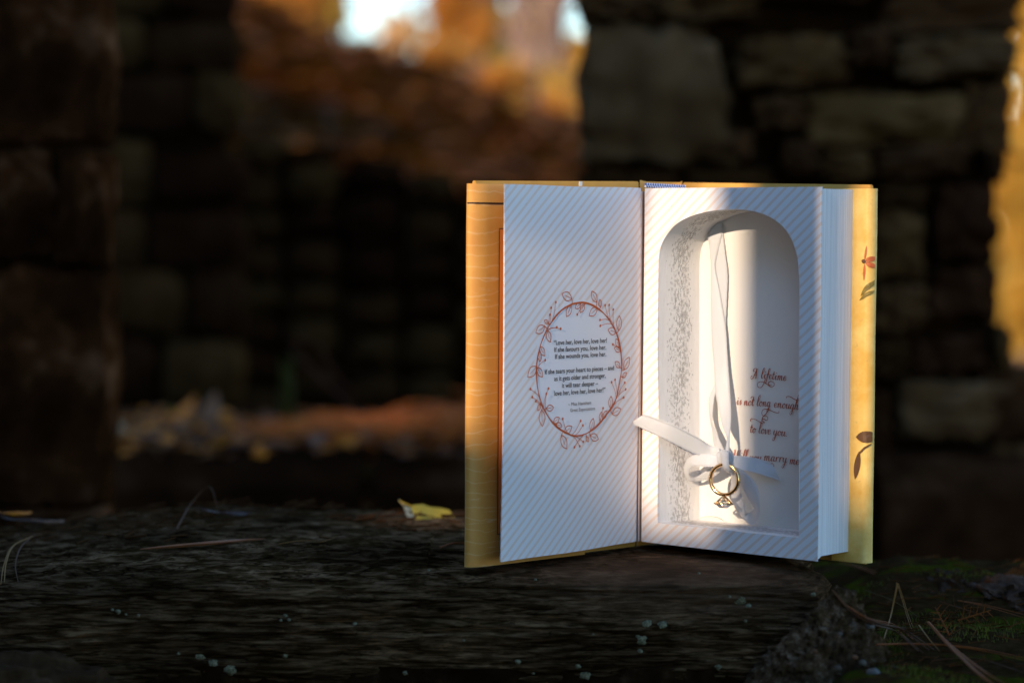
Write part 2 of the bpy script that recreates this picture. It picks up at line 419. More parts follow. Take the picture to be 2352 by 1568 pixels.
# right rubble wall
wr = wallthing("rubble wall of pale and brown fieldstones standing behind the open book")
DR = 2.75
part("mortar", *slab_px(1350, -60, 2285, 1420, DR + 0.06, 0.16), mortar_m, wr)
part("mortar", *slab_px(2285, -90, 2322, 335, DR + 0.065, 0.15), mortar_m, wr)
RS = [(1343, 55, 1660, 375, 'p'), (1335, -70, 1505, 48, 'm'), (1515, -60, 1745, 40, 'm'), (1755, -70, 2015, -2, 'm'), (2035, -90, 2352, 66, 'm'),
 (1700, 85, 1945, 200, 'm'), (2060, 82, 2338, 178, 'p'), (1955, 60, 2050, 150, 'm'), (1735, 215, 1850, 300, 'm'), (1850, 215, 2215, 335, 'm'), (2215, 190, 2330, 345, 'm'),
 (1800, 320, 1880, 400, 'm'), (2010, 330, 2230, 405, 'm'), (1885, 345, 2000, 410, 'm'), (1345, 385, 1560, 500, 'd'), (1570, 385, 1790, 470, 'd'),
 (2010, 480, 2130, 640, 'm'), (2150, 425, 2292, 600, 'm'), (2010, 655, 2130, 760, 'm'), (2145, 612, 2302, 730, 'm'), (2000, 780, 2090, 860, 'd'),
 (2100, 775, 2270, 860, 'm'), (2060, 880, 2312, 1005, 'p'), (1960, 900, 2050, 1050, 'd'), (2010, 1065, 2075, 1185, 'm'), (2085, 1055, 2250, 1200, 'm'), (2260, 1020, 2420, 1180, 'm'),
 (2000, 1205, 2170, 1300, 'd'), (2180, 1215, 2400, 1310, 'd'), (2270, 345, 2312, 420, 'm'), (2290, 752, 2326, 862, 'm'), (2335, 850, 2430, 900, 'm'), (2250, 860, 2420, 1010, 'm'), (2010, 420, 2140, 472, 'd'), (1660, 300, 1730, 370, 'm')]
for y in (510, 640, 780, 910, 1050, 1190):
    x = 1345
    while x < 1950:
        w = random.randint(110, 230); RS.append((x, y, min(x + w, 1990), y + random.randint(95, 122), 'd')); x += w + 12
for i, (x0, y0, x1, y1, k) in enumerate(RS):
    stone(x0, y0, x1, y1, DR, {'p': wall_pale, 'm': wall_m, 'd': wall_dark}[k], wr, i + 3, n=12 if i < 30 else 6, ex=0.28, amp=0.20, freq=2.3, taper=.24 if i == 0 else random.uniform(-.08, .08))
part("mortar", *slab_px(1350, -480, 2300, -95, DR + 0.062, 0.15), mortar_m, wr)
y = -95; k_ = 0
while y > -460:
    h_ = random.randint(70, 110); x = 1340 + random.randint(-10, 30)
    while x < 2290:
        w_ = random.randint(120, 260); k_ += 1
        stone(x, y - h_, min(x + w_, 2340), y - 8, DR, wall_m if k_ % 3 else wall_pale, wr, 900 + k_, n=6, ex=.28, amp=.2, freq=2.3); x += w_ + 10
    y -= h_
# left jamb
wl = wallthing("dark reddish stone door jamb filling the left edge", "wall_jamb")
DL = 2.1
part("mortar", *slab_px(-160, -60, 222, 1175, DL + 0.02, 0.06), mortar_m, wl)
part("mortar", *slab_px(-160, -490, 222, -62, DL + 0.021, 0.06), mortar_m, wl)
for i, (x0, y0, x1, y1) in enumerate([(-150, -300, 236, -98), (-150, -500, 228, -308), (-150, -90, 232, 335), (-150, 345, 125, 600), (133, 345, 236, 610), (-150, 612, 240, 1165), (-150, 1172, 230, 1260)]):
    stone(x0, y0, x1, y1, DL, jamb_m, wl, i + 50, n=18, ex=0.2, amp=0.10, freq=2.6, depth=.085)
# back wall pieces
wb = wallthing("tall dark wall of squared stones just right of the jamb")
DBk = 3.6
part("mortar", *slab_px(200, -90, 515, 1120, DBk + .04, .08), mortar_m, wb)
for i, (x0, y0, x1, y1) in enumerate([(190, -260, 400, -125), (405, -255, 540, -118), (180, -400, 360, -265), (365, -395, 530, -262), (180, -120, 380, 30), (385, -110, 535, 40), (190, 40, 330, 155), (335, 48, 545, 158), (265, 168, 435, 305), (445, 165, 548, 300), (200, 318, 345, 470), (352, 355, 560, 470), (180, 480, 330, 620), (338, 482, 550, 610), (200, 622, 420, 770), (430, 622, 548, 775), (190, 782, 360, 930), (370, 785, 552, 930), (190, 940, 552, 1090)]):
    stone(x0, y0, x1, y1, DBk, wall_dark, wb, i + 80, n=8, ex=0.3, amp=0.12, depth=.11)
wc = wallthing("low broken dark wall sloping down to the right below the leafy slope")
DC = 4.0
x = 545; i = 0
while x < 1345:
    w = random.randint(95, 150); top = 330 + (x - 545) * 0.20; y = 1130
    part("mortar", *slab_px(x, top + 40, x + w, 1140, DC + .08, .2), mortar_m, wc)
    while y > top:
        h = random.randint(75, 120); stone(x + random.randint(-8, 8), max(y - h, top - 15), x + w - 10, y - 8, DC, wall_dark, wc, i + 120, n=6, ex=0.45, amp=0.14, depth=.2); y -= h; i += 1
    x += w
# step of the doorway behind the slab
ledge_m = stone_mat("worn_step_stone", (0.010, 0.0042, 0.0015), (0.036, 0.016, 0.006), (0.085, 0.042, 0.018), 20, vary=False, dist=0.004)
st = tag(empty("doorstep", (0.1, 2.9, -.2)), "long low stone doorstep strewn with leaves behind the slab", "step")
def grid(x0, x1, y0, y1, nx, ny, zf):
    V = [(x0 + (x1 - x0) * i / (nx - 1), y0 + (y1 - y0) * j / (ny - 1), 0) for j in range(ny) for i in range(nx)]
    V = [(x, y, zf(x, y)) for x, y, _ in V]
    return V, [(j * nx + i, j * nx + i + 1, (j + 1) * nx + i + 1, (j + 1) * nx + i) for j in range(ny - 1) for i in range(nx - 1)]
def step_z(x, y):
    e = max(0, (2.66 - y) / 0.06); return -0.052 + 0.007 * fbm(Vector((x * 6, y * 6, 3)), 4) - 0.035 * e * e
xs0 = -0.62
for k in range(4):
    x1 = xs0 + (0.47, 0.55, 0.43, 0.55)[k]
    vt, ft = grid(xs0, x1 - .012, 2.6, 3.3, 24, 40, step_z); nx = 24
    vb = [(xs0 + (x1 - .012 - xs0) * i / 23, 2.6, z) for z in (-0.115, -0.6) for i in range(24)]; b0 = len(vt)
    ff = [(i, b0 + i, b0 + i + 1, i + 1)[::-1] for i in range(23)] + [(b0 + i, b0 + 24 + i, b0 + 25 + i, b0 + 1 + i)[::-1] for i in range(23)]
    part("step_stone", vt + vb, ft + ff, ledge_m, st, smooth=False); xs0 = x1

# ------------------------------------------------------------------ long side wall added unseen behind the camera, holes cut to shape the low sun
sw = wallthing("side wall added out of view at left rear, its holes cut to shape the sunlight", "added_shade_wall")
def swp(q, r, z): p = EV * q + HV * r; return Vector((p.x, p.y, z))
RW = -2.2
def TOPQ(q): return (3.15 if q > -3.4 else 3.12 if q > -4.4 else 3.4) + 0.05 * math.sin(q * 2.3)  # top height shaped to keep the background in shade
LAND = math.tan(R(EL))
def lift(r): return LAND * (r - RW)
# holes cut so sun lands on book, leaf and heap: (q0, q1, z0, z1) in the wall plane
HOLES = [(-1.80, -1.60, -0.048 + lift(2.25), -0.020 + lift(2.25)), (-0.835, -0.774, 0.044 + lift(1.20), 0.30 + lift(1.2)), (-0.774, -0.660, 0.028 + lift(1.20), 0.30 + lift(1.2)), (-0.660, -0.622, 0.055 + lift(1.20), 0.30 + lift(1.2)),
         (-1.00, -0.915, -0.02 + lift(1.305), 0.014 + lift(1.305))]
qs = sorted({-6.5, -5.2, -4.4, -3.4, -2.2, -1.4, -0.2, 0.6, 1.2} | {h[0] for h in HOLES} | {h[1] for h in HOLES})
zs = sorted({-0.62, 0.5, 1.0, 2.2, 3.0} | {h[2] for h in HOLES} | {h[3] for h in HOLES})
core = []
for a, b in zip(qs, qs[1:]):
    for c, d in zip(zs, zs[1:] + [None]):
        pass
    lv = zs + [TOPQ((a + b) / 2)]
    for c, d in zip(lv, lv[1:]):
        if any(a >= h[0] - 1e-6 and b <= h[1] + 1e-6 and c >= h[2] - 1e-6 and d <= h[3] + 1e-6 for h in HOLES): continue
        P = [swp(q, r, z) for q in (a, b) for r in (RW - .02, RW + .02) for z in (c, d)]
        core.append((P, [(0, 1, 3, 2), (4, 6, 7, 5), (0, 4, 5, 1), (2, 3, 7, 6), (0, 2, 6, 4), (1, 5, 7, 3)]))
v, f = merge(*core); part("mortar", v, f, mortar_m, sw)
protos = []
for k in range(4):
    pv, pf = rock_geo((0.40, 0.20, 0.24), 300 + k, n=4, ex=.4, amp=.12); protos.append((pv, pf))
pm = []
for k, (pv, pf) in enumerate(protos):
    me = bpy.data.meshes.new("stone"); me.from_pydata(pv, [], pf); me.materials.append(wall_m); me.shade_smooth(); pm.append(me)  # stones of the added shade wall
Rw = Matrix(((EV.x, HV.x, 0), (EV.y, HV.y, 0), (0, 0, 1))).to_4x4()
z = -0.5; row = 0
while z < 2.9:
    q = -6.4 + (row % 2) * .2
    while q < 1.1:
        if not any(q + .24 > h[0] - .0 and q - .24 < h[1] + .0 and z + .15 > h[2] - .0 and z - .15 < h[3] + .0 for h in HOLES):
            o = bpy.data.objects.new("stone", random.choice(pm)); C.objects.link(o)
            o.matrix_basis = Matrix.Translation(swp(q, RW + .05, z)) @ Rw; adopt(o, sw)
        q += .42
    z += .26; row += 1

# slim tree added unseen between that wall and the book to shade the right page
tk = empty("added_slim_tree", swp(-0.680, -0.85, -0.62)); tag(tk, "slim bare tree added out of view at the left to shade the right page", "tree")
pts = [swp(-0.680 + 0.002 * math.sin(i * 2), -0.85 + .02 * math.cos(i), -0.62 + i * 0.36) for i in range(9)]
v, f = tube(pts, [.0402 - .0003 * i for i in range(9)], 14)
part("trunk", v, f, bark, tk, smooth=True)  # trunk of the added tree
bg_ = [tube([pts[5], pts[5] + Vector((.3, .1, .5)), pts[5] + Vector((.5, .3, .9))], [.02, .013, .005], 6), tube([pts[6], pts[6] + Vector((-.3, -.1, .4)), pts[6] + Vector((-.55, -.3, .8))], [.02, .012, .005], 6)]
zt = lift(1.2) - lift(-.85 - 0.0) ; LB = LAND * (1.2 + .85)
bg_.append(tube([swp(-.680, -.85, .24 + LB), swp(-.742, -.86, .300 + LB), swp(-.772, -.85, .245 + LB), swp(-.781, -.84, .205 + LB), swp(-.785, -.83, .175 + LB), swp(-.80, -.82, .15 + LB)], [.006, .004, .005, .007, .006, .002], 8))  # limb added to shade the top of the left page
part("added_tree_branch", *merge(*bg_), bark, tk, smooth=True)

# ------------------------------------------------------------------ the slab the book stands on
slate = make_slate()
SLAB_X1 = 0.186
def slab_profile(t):                       # t 0..1 from back foot over the top to the front foot -> (y, z, ny, nz)
    P = [(1.70, -0.12), (1.70, -0.03), (1.695, -0.008), (1.675, -0.0015), (1.62, 0.0), (1.50, 0.0), (1.42, -0.0005), (1.383, -0.002), (1.364, -0.006), (1.356, -0.014), (1.352, -0.03), (1.351, -0.052), (1.357, -0.064), (1.38, -0.070)]
    return P
prof = crom([Vector((a, b, 0)) for a, b in slab_profile(0)], 16)
nx = 520; V = []; Fc = []
x0 = -0.62
for i in range(nx):
    s = i / (nx - 1); x = x0 + (SLAB_X1 - x0) * s
    endr = max(0.0, (x - (SLAB_X1 - 0.022)) / 0.022); leftdip = max(0, -0.20 - x)
    for j, p in enumerate(prof):
        y, z = p.x, p.y
        sh = 1 - 0.25 * (1 - math.sqrt(max(0, 1 - endr * endr)))      # round the right end off
        yy = 1.5 + (y - 1.5) * sh; zz = -0.04 + (z + 0.04) * (1 - 0.55 * (1 - math.sqrt(max(0, 1 - endr * endr))))
        q = Vector((x * 6.5, yy * 11, zz * 75))
        d = fbm(q, 6, 0.8) * 0.0028 + fbm(Vector((x * 2.2, yy * 5, zz * 18)), 3) * 0.004
        d2 = noise.noise(Vector((x * 22, yy * 34, zz * 240))) * 0.0014 - max(0, .09 - abs(noise.noise(Vector((x * 4.2, yy * 7, zz * 95 + 3))))) * 0.022 + noise.noise(Vector((x * 130, yy * 95, zz * 380))) * 0.0009
        flat = 1.0
        if 1.36 < yy < 1.54 and zz > -0.006 and -0.05 < x < 0.22: flat = 0.3
        dd = (d + d2) * flat
        if zz > -0.006: zz += dd - (0.0012 if flat < 1 else 0) - leftdip * 0.10
        else: yy -= dd * 1.3; zz += dd * 0.3 - leftdip * 0.10
        V.append((x + (0.006 * fbm(Vector((zz * 60, yy * 30, 1)), 3) if endr > 0 else 0), yy, zz))
m = len(prof)
for i in range(nx - 1):
    for j in range(m - 1): Fc.append((i * m + j, (i + 1) * m + j, (i + 1) * m + j + 1, i * m + j + 1))
kk = len(V); V += [V[(nx - 1) * m + j] for j in range(m)]; V.append((V[-1][0] + .002, 1.5, -.04)); Fc += [(kk + j, kk + m, kk + j + 1) for j in range(m - 1)]
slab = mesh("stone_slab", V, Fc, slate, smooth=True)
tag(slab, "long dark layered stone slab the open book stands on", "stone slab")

mort2 = NM("pebbly_lime_mortar", 0.9, 0.0); vv = mort2.mapping(); a = mort2.noise(vv, 160, 8, 0.75); b = mort2.noise(vv, 22, 4, .6)
vo = mort2.n("ShaderNodeTexVoronoi"); vo.inputs["Scale"].default_value = 260; mort2.L(vv, vo.inputs["Vector"])
cc = mort2.ramp(a, [(0.35, (0.028, 0.014, 0.005)), (0.52, (0.095, 0.055, 0.027)), (0.7, (0.28, 0.19, 0.125))])
cc = mort2.mix(mort2.ramp(b, [(0.42, 0.0), (0.66, 0.7)]), cc, (0.02, 0.013, 0.007))
mort2.col(cc); mort2.bump(vo.outputs["Distance"], 0.5, 0.002); mort2.bump(a, 0.9, 0.003)
mort2 = mort2.m
dark_mortar = stone_mat("damp_dark_mortar", (0.008, 0.004, 0.0014), (0.021, 0.0115, 0.0045), (0.055, 0.033, 0.016), 120, vary=False, dist=0.002)
# mortar bed under the slab
def bed(x, y): return 0
V, Fc = [], []
for i in range(260):
    x = -0.62 + i * (0.86 / 259)
    for j in range(30):
        z = -0.052 - j * 0.006; y = 1.352 - 0.004 * j * 0.3
        y -= 0.010 * fbm(Vector((x * 14, z * 20, 4)), 6, 0.7) + 0.002 * noise.noise(Vector((x * 90, z * 120, 1)))
        V.append((x, y, z))
for i in range(259):
    for j in range(29): Fc.append((i * 30 + j, i * 30 + j + 1, (i + 1) * 30 + j + 1, (i + 1) * 30 + j))
bedo = mesh("mortar_bed", V, Fc, dark_mortar, smooth=True); tag(bedo, "dark crumbly mortar bed below the slab", "mortar")
# pale stone at the bottom left corner
v, f = rock_geo((.12, .08, .07), 411, n=20, ex=.6, amp=.18, freq=2.5)
o = mesh("field_stone", v, f, stone_mat("tan_stone", (0.016, .009, .004), (0.05, .032, .014), (0.10, .066, .032), 60, vary=False), smooth=True)
o.matrix_basis = Matrix.Translation(at(0, 1668, 1.32)); tag(o, "tan rounded stone poking into the bottom left corner", "stone")
# mossy lower ledge at right
M = NM("mossy_stone", 0.9, 0.0); vv = M.mapping((1, 1.6, 1)); a = M.noise(vv, 90, 8, .7); b = M.noise(vv, 17, 4, .6, .5); c = M.noise(vv, 400, 4)
cc = M.ramp(a, [(0.3, (0.013, 0.007, 0.0025)), (0.6, (0.040, 0.021, 0.009)), (0.8, (0.10, 0.060, 0.031))])
cc = M.mix(M.ramp(b, [(0.52, 0.0), (0.60, 1.0)]), cc, M.mix(c, (0.014, 0.016, 0.0015), (0.06, 0.060, 0.006)))
M.col(cc); M.bump(a, .8, .004); M.bump(c, .6, .001); moss_m = M.m
def low_z(x, y):
    z = -0.042 + 0.010 * fbm(Vector((x * 9, y * 9, 7)), 5) + 0.0018 * fbm(Vector((x * 70, y * 90, 7)), 3)
    z += 0.02 * math.exp(-((y - 1.60) / 0.06) ** 2) * min(1, max(0, (x - .2) / .06)); z -= max(0, y - 1.70) * 0.9; z -= max(0, 1.26 - y) * .5
    z -= max(0, .19 - x) * .3
    return z
v, f = grid(0.15, 0.50, 1.12, 1.86, 170, 240, low_z)
low = mesh("mossy_ledge", v, f, moss_m, smooth=True); tag(low, "lower mossy dark stone ledge right of the slab", "stone ledge")
# grey lumpy stones at the far edge of that ledge
lump_m = stone_mat("grey_lumpy_stone", (0.022, 0.014, 0.008), (0.07, 0.050, 0.032), (0.15, .115, .08), 70, vary=False, dist=.003)
for (x0, y0, x1, y1, D, sd, lab) in ((1985, 1308, 2140, 1365, 1.66, 1, "dark brown lump of stone just right of the book"), (2115, 1318, 2240, 1420, 1.56, 2, "grey lumpy stone left of the one at the right edge"), (2235, 1335, 2400, 1440, 1.53, 3, "grey lumpy stone at the right edge of the moss")):
    a = at(x0, y1, D); b = at(x1, y0, D)
    v, f = rock_geo((abs(b.x - a.x), .07, abs(b.z - a.z)), 500 + sd, n=22, ex=.8, amp=.30, freq=2.6)
    o = mesh("lumpy_stone", v, f, lump_m if sd > 1 else jamb_m, smooth=True); o.matrix_basis = Matrix.Translation((a + b) / 2); tag(o, lab, "stone")
# mortar lump at the slab's right end
v, f = rock_geo((2, 2, 2), 640, n=60, ex=1.0, amp=.0)
out = []
for p in v:
    p = Vector(p); p.normalize()
    t = (p.z + 1) / 2; rad = (1.02 - t ** 1.3 * 0.80)
    w = Vector((p.x * rad * 0.052 + (t - .5) * 0.022, p.y * rad * 0.045, (t - .5) * 0.088))
    w += p * (0.0045 * fbm(w * 60, 5, .7) + 0.0028 * fbm(w * 220, 4, .6)); out.append(w)
chunk = mesh("mortar_lump", out, f, mort2, smooth=True); chunk.matrix_basis = Matrix.Translation(at(1905, 1530, 1.318) + Vector((0, .02, -.004)))
tag(chunk, "rough grey mortar lump with pebbles at the right end of the slab", "mortar")

def bvh(o):
    me = o.data; return BVHTree.FromPolygons([o.matrix_basis @ v.co for v in me.vertices], [tuple(p.vertices) for p in me.polygons])
BV = {n: bvh(o) for n, o in (("slab", slab), ("low", low), ("chunk", chunk), ("bed", bedo))}
def hit(x, y, names=("slab", "low", "chunk", "bed")):
    d = ray(x, y).normalized(); best = None
    for n in names:
        p, nn, _, t = BV[n].ray_cast(CAM, d)
        if p is not None and (best is None or t < best[2]): best = (p, nn, t)
    return best
def drop(x, y, names=("slab", "low", "chunk", "bed")):     # height of the stones below a place
    z = -.6
    for n in names:
        p, nn, _, t = BV[n].ray_cast(Vector((x, y, .3)), Vector((0, 0, -1)))
        if p is not None: z = max(z, p.z)
    return z

# lichen, pebbles
M = NM("pale_lichen", .9, .2); a = M.noise(M.mapping(), 900, 5, .75); M.col(M.mix(M.ramp(a, [(.4, 0.), (.6, 1.)]), (0.05, .045, .022), (0.21, .185, .105))); M.bump(a, .6, .0005); lich = M.m
def patch(x, y, r, seed, mat, name, parent, asp=.8):
    h = hit(x, y)
    if not h: return
    p, n, _ = h; n = n if n.dot(ray(x, y)) < 0 else -n
    r = r * p.y / FPX
    Q = n.to_track_quat('Z', 'Y').to_matrix().to_4x4(); V = [Vector((0, 0, .0011))]; k = 22
    for ring in (0.55, 1.0):
        for i in range(k):
            an = 6.2832 * i / k; rr = ring * r * (1 + .42 * noise.noise(Vector((math.cos(an) * 1.7, math.sin(an) * 1.7, seed * 3.3))) + .05 * math.sin(i * 2.4 + seed))
            V.append(Vector((math.cos(an) * rr, math.sin(an) * rr * asp, .0009 if ring < 1 else -.0004)))
    Fc = [(0, 1 + i, 1 + (i + 1) % k) for i in range(k)] + [(1 + i, 1 + k + i, 1 + k + (i + 1) % k, 1 + (i + 1) % k) for i in range(k)]
    o = mesh(name, V, Fc, mat, smooth=True); o.matrix_basis = Matrix.Translation(p) @ Q
    o.parent = parent; o.matrix_basis = parent.matrix_basis.inverted() @ o.matrix_basis
for i, (x, y, r) in enumerate([(1702, 1382, 18), (1718, 1390, 10), (1486, 1431, 13), (1522, 1432, 12), (1474, 1470, 13), (1466, 1462, 8), (1470, 1494, 8), (1605, 1317, 5), (1712, 1425, 5), (1868, 1364, 8), (1675, 1370, 5), (815, 1432, 8), (1328, 1530, 8), (655, 1413, 6), (664, 1423, 5), (645, 1424, 5), (272, 1404, 7), (318, 1412, 5), (290, 1410, 4), (258, 1400, 5), (1362, 1456, 4), (1230, 1331, 4), (1225, 1545, 5), (985, 1310, 4), (410, 1500, 5), (655, 1505, 8), (1065, 1470, 4)]):
    patch(x, y, r, i, lich, "lichen_patch", slab)
for i, (x, y, r) in enumerate([(460, 1508, 14), (490, 1520, 12), (530, 1538, 16), (1190, 1520, 8), (930, 1545, 7), (1650, 1530, 10), (1345, 1548, 14)]):
    patch(x, y, r, 40 + i, lich, "lichen_patch", bedo)
peb = [flat_mat("pebble_" + n, c, .6, .4, nscale=300, namt=.3) for n, c in (("amber", (.10, .035, .008)), ("white", (.06, .046, .026)), ("grey", (.07, .058, .045)), ("brown", (.06, .035, .018)))]
for i, (x, y, rx, ry, k) in enumerate([(1961, 1508, 9, 5, 0), (1981, 1522, 8, 7, 1), (2005, 1545, 14, 10, 2), (1924, 1534, 9, 7, 3), (1998, 1438, 10, 6, 2), (1872, 1495, 6, 5, 0), (2052, 1532, 7, 6, 3), (1930, 1455, 5, 4, 2)]):
    h = hit(x, y)
    if h:
        v, f = rock_geo((2 * rx * h[0].y / FPX, 2 * rx * h[0].y / FPX, 2 * ry * h[0].y / FPX), 700 + i, n=5, ex=.95, amp=.12)
        o = mesh("pebble", v, f, peb[k], smooth=True); o.matrix_basis = chunk.matrix_basis.inverted() @ Matrix.Translation(h[0]); o.parent = chunk

# moss fibres (stuff)
rnd = random.Random(5); V, Fc = [], []
moss_c = [(at(2110, 1480, 1).x * 0, 0)]
for i in range(9000):
    x = rnd.uniform(.20, .42); y = rnd.uniform(1.26, 1.56)
    if noise.noise(Vector((x * 17, y * 13, 2))) < 0.02: continue
    z = low_z(x, y); hgt = rnd.uniform(.0012, .0038); an = rnd.uniform(0, 6.28); dx, dy = math.cos(an) * .0006, math.sin(an) * .0006
    k = len(V); V += [(x - dx, y - dy, z - .0005), (x + dx, y + dy, z - .0005), (x + rnd.uniform(-.002, .002), y + rnd.uniform(-.002, .002), z + hgt)]; Fc.append((k, k + 1, k + 2))
M = NM("green_moss", .8, .2); a = M.noise(M.mapping(), 60, 3); M.col(M.mix(M.ramp(a, [(.4, 0.), (.6, 1.)]), (0.030, 0.033, 0.003), (0.11, 0.105, 0.010))); M.translucent((.10, .10, .010), .3)
tag(mesh("moss", V, Fc, M.m), "short green moss growing on the lower ledge", "moss", kind='stuff')
# crumbs and rotten needle bits among the moss (stuff)
V, Fc = [], []
for i in range(700):
    x = rnd.uniform(.19, .44); y = rnd.uniform(1.24, 1.60); z = low_z(x, y) + rnd.uniform(.001, .004)
    an = rnd.gauss(0, .9); L = rnd.uniform(.004, .016); g2 = tube([Vector((x, y, z)), Vector((x + math.cos(an) * L, y + math.sin(an) * L, z + rnd.uniform(-.001, .003)))], rnd.uniform(.0002, .0005), 3)
    o = len(V); V += g2[0]; Fc += [tuple(q + o for q in f) for f in g2[1]]
tag(mesh("forest_debris", V, Fc, flat_mat("brown_debris", (.07, .027, .009), .9, .0, nscale=90, namt=.6)), "broken brown needle bits scattered over the moss", "debris", kind='stuff')
V, Fc = [], []
for i in range(420):
    x = rnd.uniform(-.60, -.02) if i % 3 else rnd.uniform(-.32, -.2); y = rnd.gauss(1.62, .05); z = drop(x, y) + rnd.uniform(.0005, .004)
    an = rnd.gauss(0, .5); L = rnd.uniform(.004, .018); g2 = tube([Vector((x, y, z)), Vector((x + math.cos(an) * L, y + math.sin(an) * L, z + rnd.uniform(-.001, .003)))], rnd.uniform(.0003, .0008), 3)
    o = len(V); V += g2[0]; Fc += [tuple(q + o for q in f) for f in g2[1]]
tag(mesh("forest_debris", V, Fc, flat_mat("rust_debris", (.07, .03, .012), .9, .0, nscale=90, namt=.6)), "dead needle crumbs along the back edge of the slab", "debris", kind='stuff')

# pine needles: each its own thing; points given as places on the stones with a height above them
ndl = {"rust": flat_mat("rust_needle", (.17, .05, .012), .6, .03, nscale=80, namt=.35), "brown": flat_mat("brown_needle", (.07, .028, .011), .6, .03, nscale=80, namt=.4), "straw": flat_mat("straw_needle", (.20, .095, .027), .6, .03, nscale=80, namt=.3), "green": flat_mat("greenish_needle", (.07, .045, .010), .6, .03, nscale=80, namt=.3)}
def needle(name, pts, w, col, label, cat="pine needle", group=None, fork=None):
    P = []
    for (x, y, h) in pts:
        hh = hit(x, y)
        if hh: p = hh[0] + Vector((0, -.15, 1)).normalized() * h
        else: p = at(x, y, 1.5)
        P.append(p)
    P = crom(P, 5); n = len(P)
    gs = [tube(P, [w * (1 - .75 * (i / n) ** 2) for i in range(n)], 6, .6)]
    if fork:
        for dx in fork:
            Q = [p + Vector((dx * (i / n) ** 1.3, dx * .5 * (i / n), .0012 * (i / n))) for i, p in enumerate(P)]
            gs.append(tube(Q, [w * (1 - .7 * (i / n) ** 2) for i in range(n)], 6, .6))
    base = P[0]; v, f = merge(*gs); v = [Vector(q) - base for q in v]
    o = mesh(name, v, f, ndl[col], smooth=True); o.matrix_basis = Matrix.Translation(base); tag(o, label, cat, group)
needle("pine_needle", [(2140, 1532, .004), (2190, 1475, .008), (2280, 1490, .003), (2352, 1508, .002), (2400, 1520, .002)][0:1] + [(2190, 1527, .004), (2250, 1528, .004), (2352, 1560, .004)], .0007, "brown", "brown needle near the bottom right corner")
needle("pine_needle", [(2130, 1466, .010), (2175, 1510, .008), (2215, 1548, .008), (2250, 1580, .008), (2290, 1610, .008)], .0011, "rust", "long forked rust needle running into the bottom right corner", fork=(.004, -.003))
needle("pine_needle", [(2012, 1491, .003), (2100, 1494, .004), (2190, 1496, .003), (2270, 1504, .002), (2380, 1526, .001)], .0009, "rust", "long rust needle lying level across the moss to the right edge", fork=(.001,))
needle("pine_needle", [(1910, 1370, .004), (1950, 1420, .005), (2000, 1460, .007), (2060, 1482, .008), (2120, 1518, .005)], .0009, "brown", "brown needle bundle arching from the slab end over the mortar lump", fork=(.004, .007, -.003))
needle("pine_needle", [(1945, 1405, .004), (1990, 1440, .005), (2050, 1452, .004), (2090, 1480, .002)], .0006, "rust", "thin reddish needle beside the brown needle bundle", fork=(.002,))
needle("pine_needle", [(2030, 1470, .001), (2045, 1440, .007), (2058, 1412, .017), (2062, 1408, .018), (2085, 1440, .008), (2100, 1455, .002)], .00032, "straw", "straw coloured bent needle peaking above the mortar lump", fork=(-.002,))
needle("pine_needle", [(1930, 1300, .003), (1970, 1312, .003), (2008, 1328, .003)], .0008, "rust", "rust needle lying under the right corner of the book", fork=(.002,))
needle("pine_needle", [(1985, 1375, .006), (2050, 1400, .006), (2120, 1430, .002)], .0004, "green", "fine greenish needle crossing the moss below the book")
needle("pine_needle", [(1918, 1390, .002), (1950, 1410, .003), (1975, 1425, .002)], .0005, "brown", "short brown needle on the slab's right end")
needle("pine_needle", [(2110, 1450, .004), (2135, 1480, .003), (2158, 1502, .002)], .0005, "straw", "short straw needle with pale tip in the moss")
needle("pine_needle", [(2200, 1400, .006), (2260, 1420, .008), (2350, 1432, .004)], .0007, "rust", "rust needle in front of the grey lumpy stones", fork=(.003,))
needle("pine_needle", [(75, 1245, .004), (30, 1275, .006), (10, 1310, .004), (2, 1345, .001)], .0006, "straw", "pale curved needle at the left edge", fork=(.002,))
needle("pine_needle", [(82, 1240, .004), (50, 1275, .006), (36, 1310, .004), (42, 1340, .001)], .0006, "brown", "brown curved needle drooping beside the pale one at left")
needle("pine_needle", [(405, 1222, .002), (440, 1196, .012), (482, 1184, .020), (500, 1200, .010)], .0007, "brown", "arched brown needle on the back edge of the slab at left")
needle("pine_needle", [(1010, 1262, .0015), (1040, 1255, .002), (1090, 1254, .0015)], .0007, "rust", "dark needle pair beside the left foot of the book", fork=(.003,))
needle("pine_needle", [(640, 1252, .001), (690, 1247, .0015), (735, 1248, .001), (760, 1240, .001)], .00045, "straw", "thin pale bent straw on the middle of the slab", fork=(.004,))
# wood sliver
P = []
for x, y in ((322, 1268), (400, 1261), (480, 1254), (560, 1247), (608, 1244)):
    p = hit(x, y)[0]; P.append(p + Vector((0, 0, .002)))
v, f = tube(crom(P, 5), [.0004 + .0021 * math.sin(math.pi * min(1, i / 20) ** .8) for i in range(21)], 6, .5)
o = mesh("wood_sliver", [Vector(q) - P[0] for q in v], f, flat_mat("split_wood", (.22, .075, .024), .6, .3, nscale=150, namt=.4), smooth=False); o.matrix_basis = Matrix.Translation(P[0])
tag(o, "thin reddish wood sliver lying on the slab at left", "wood sliver")
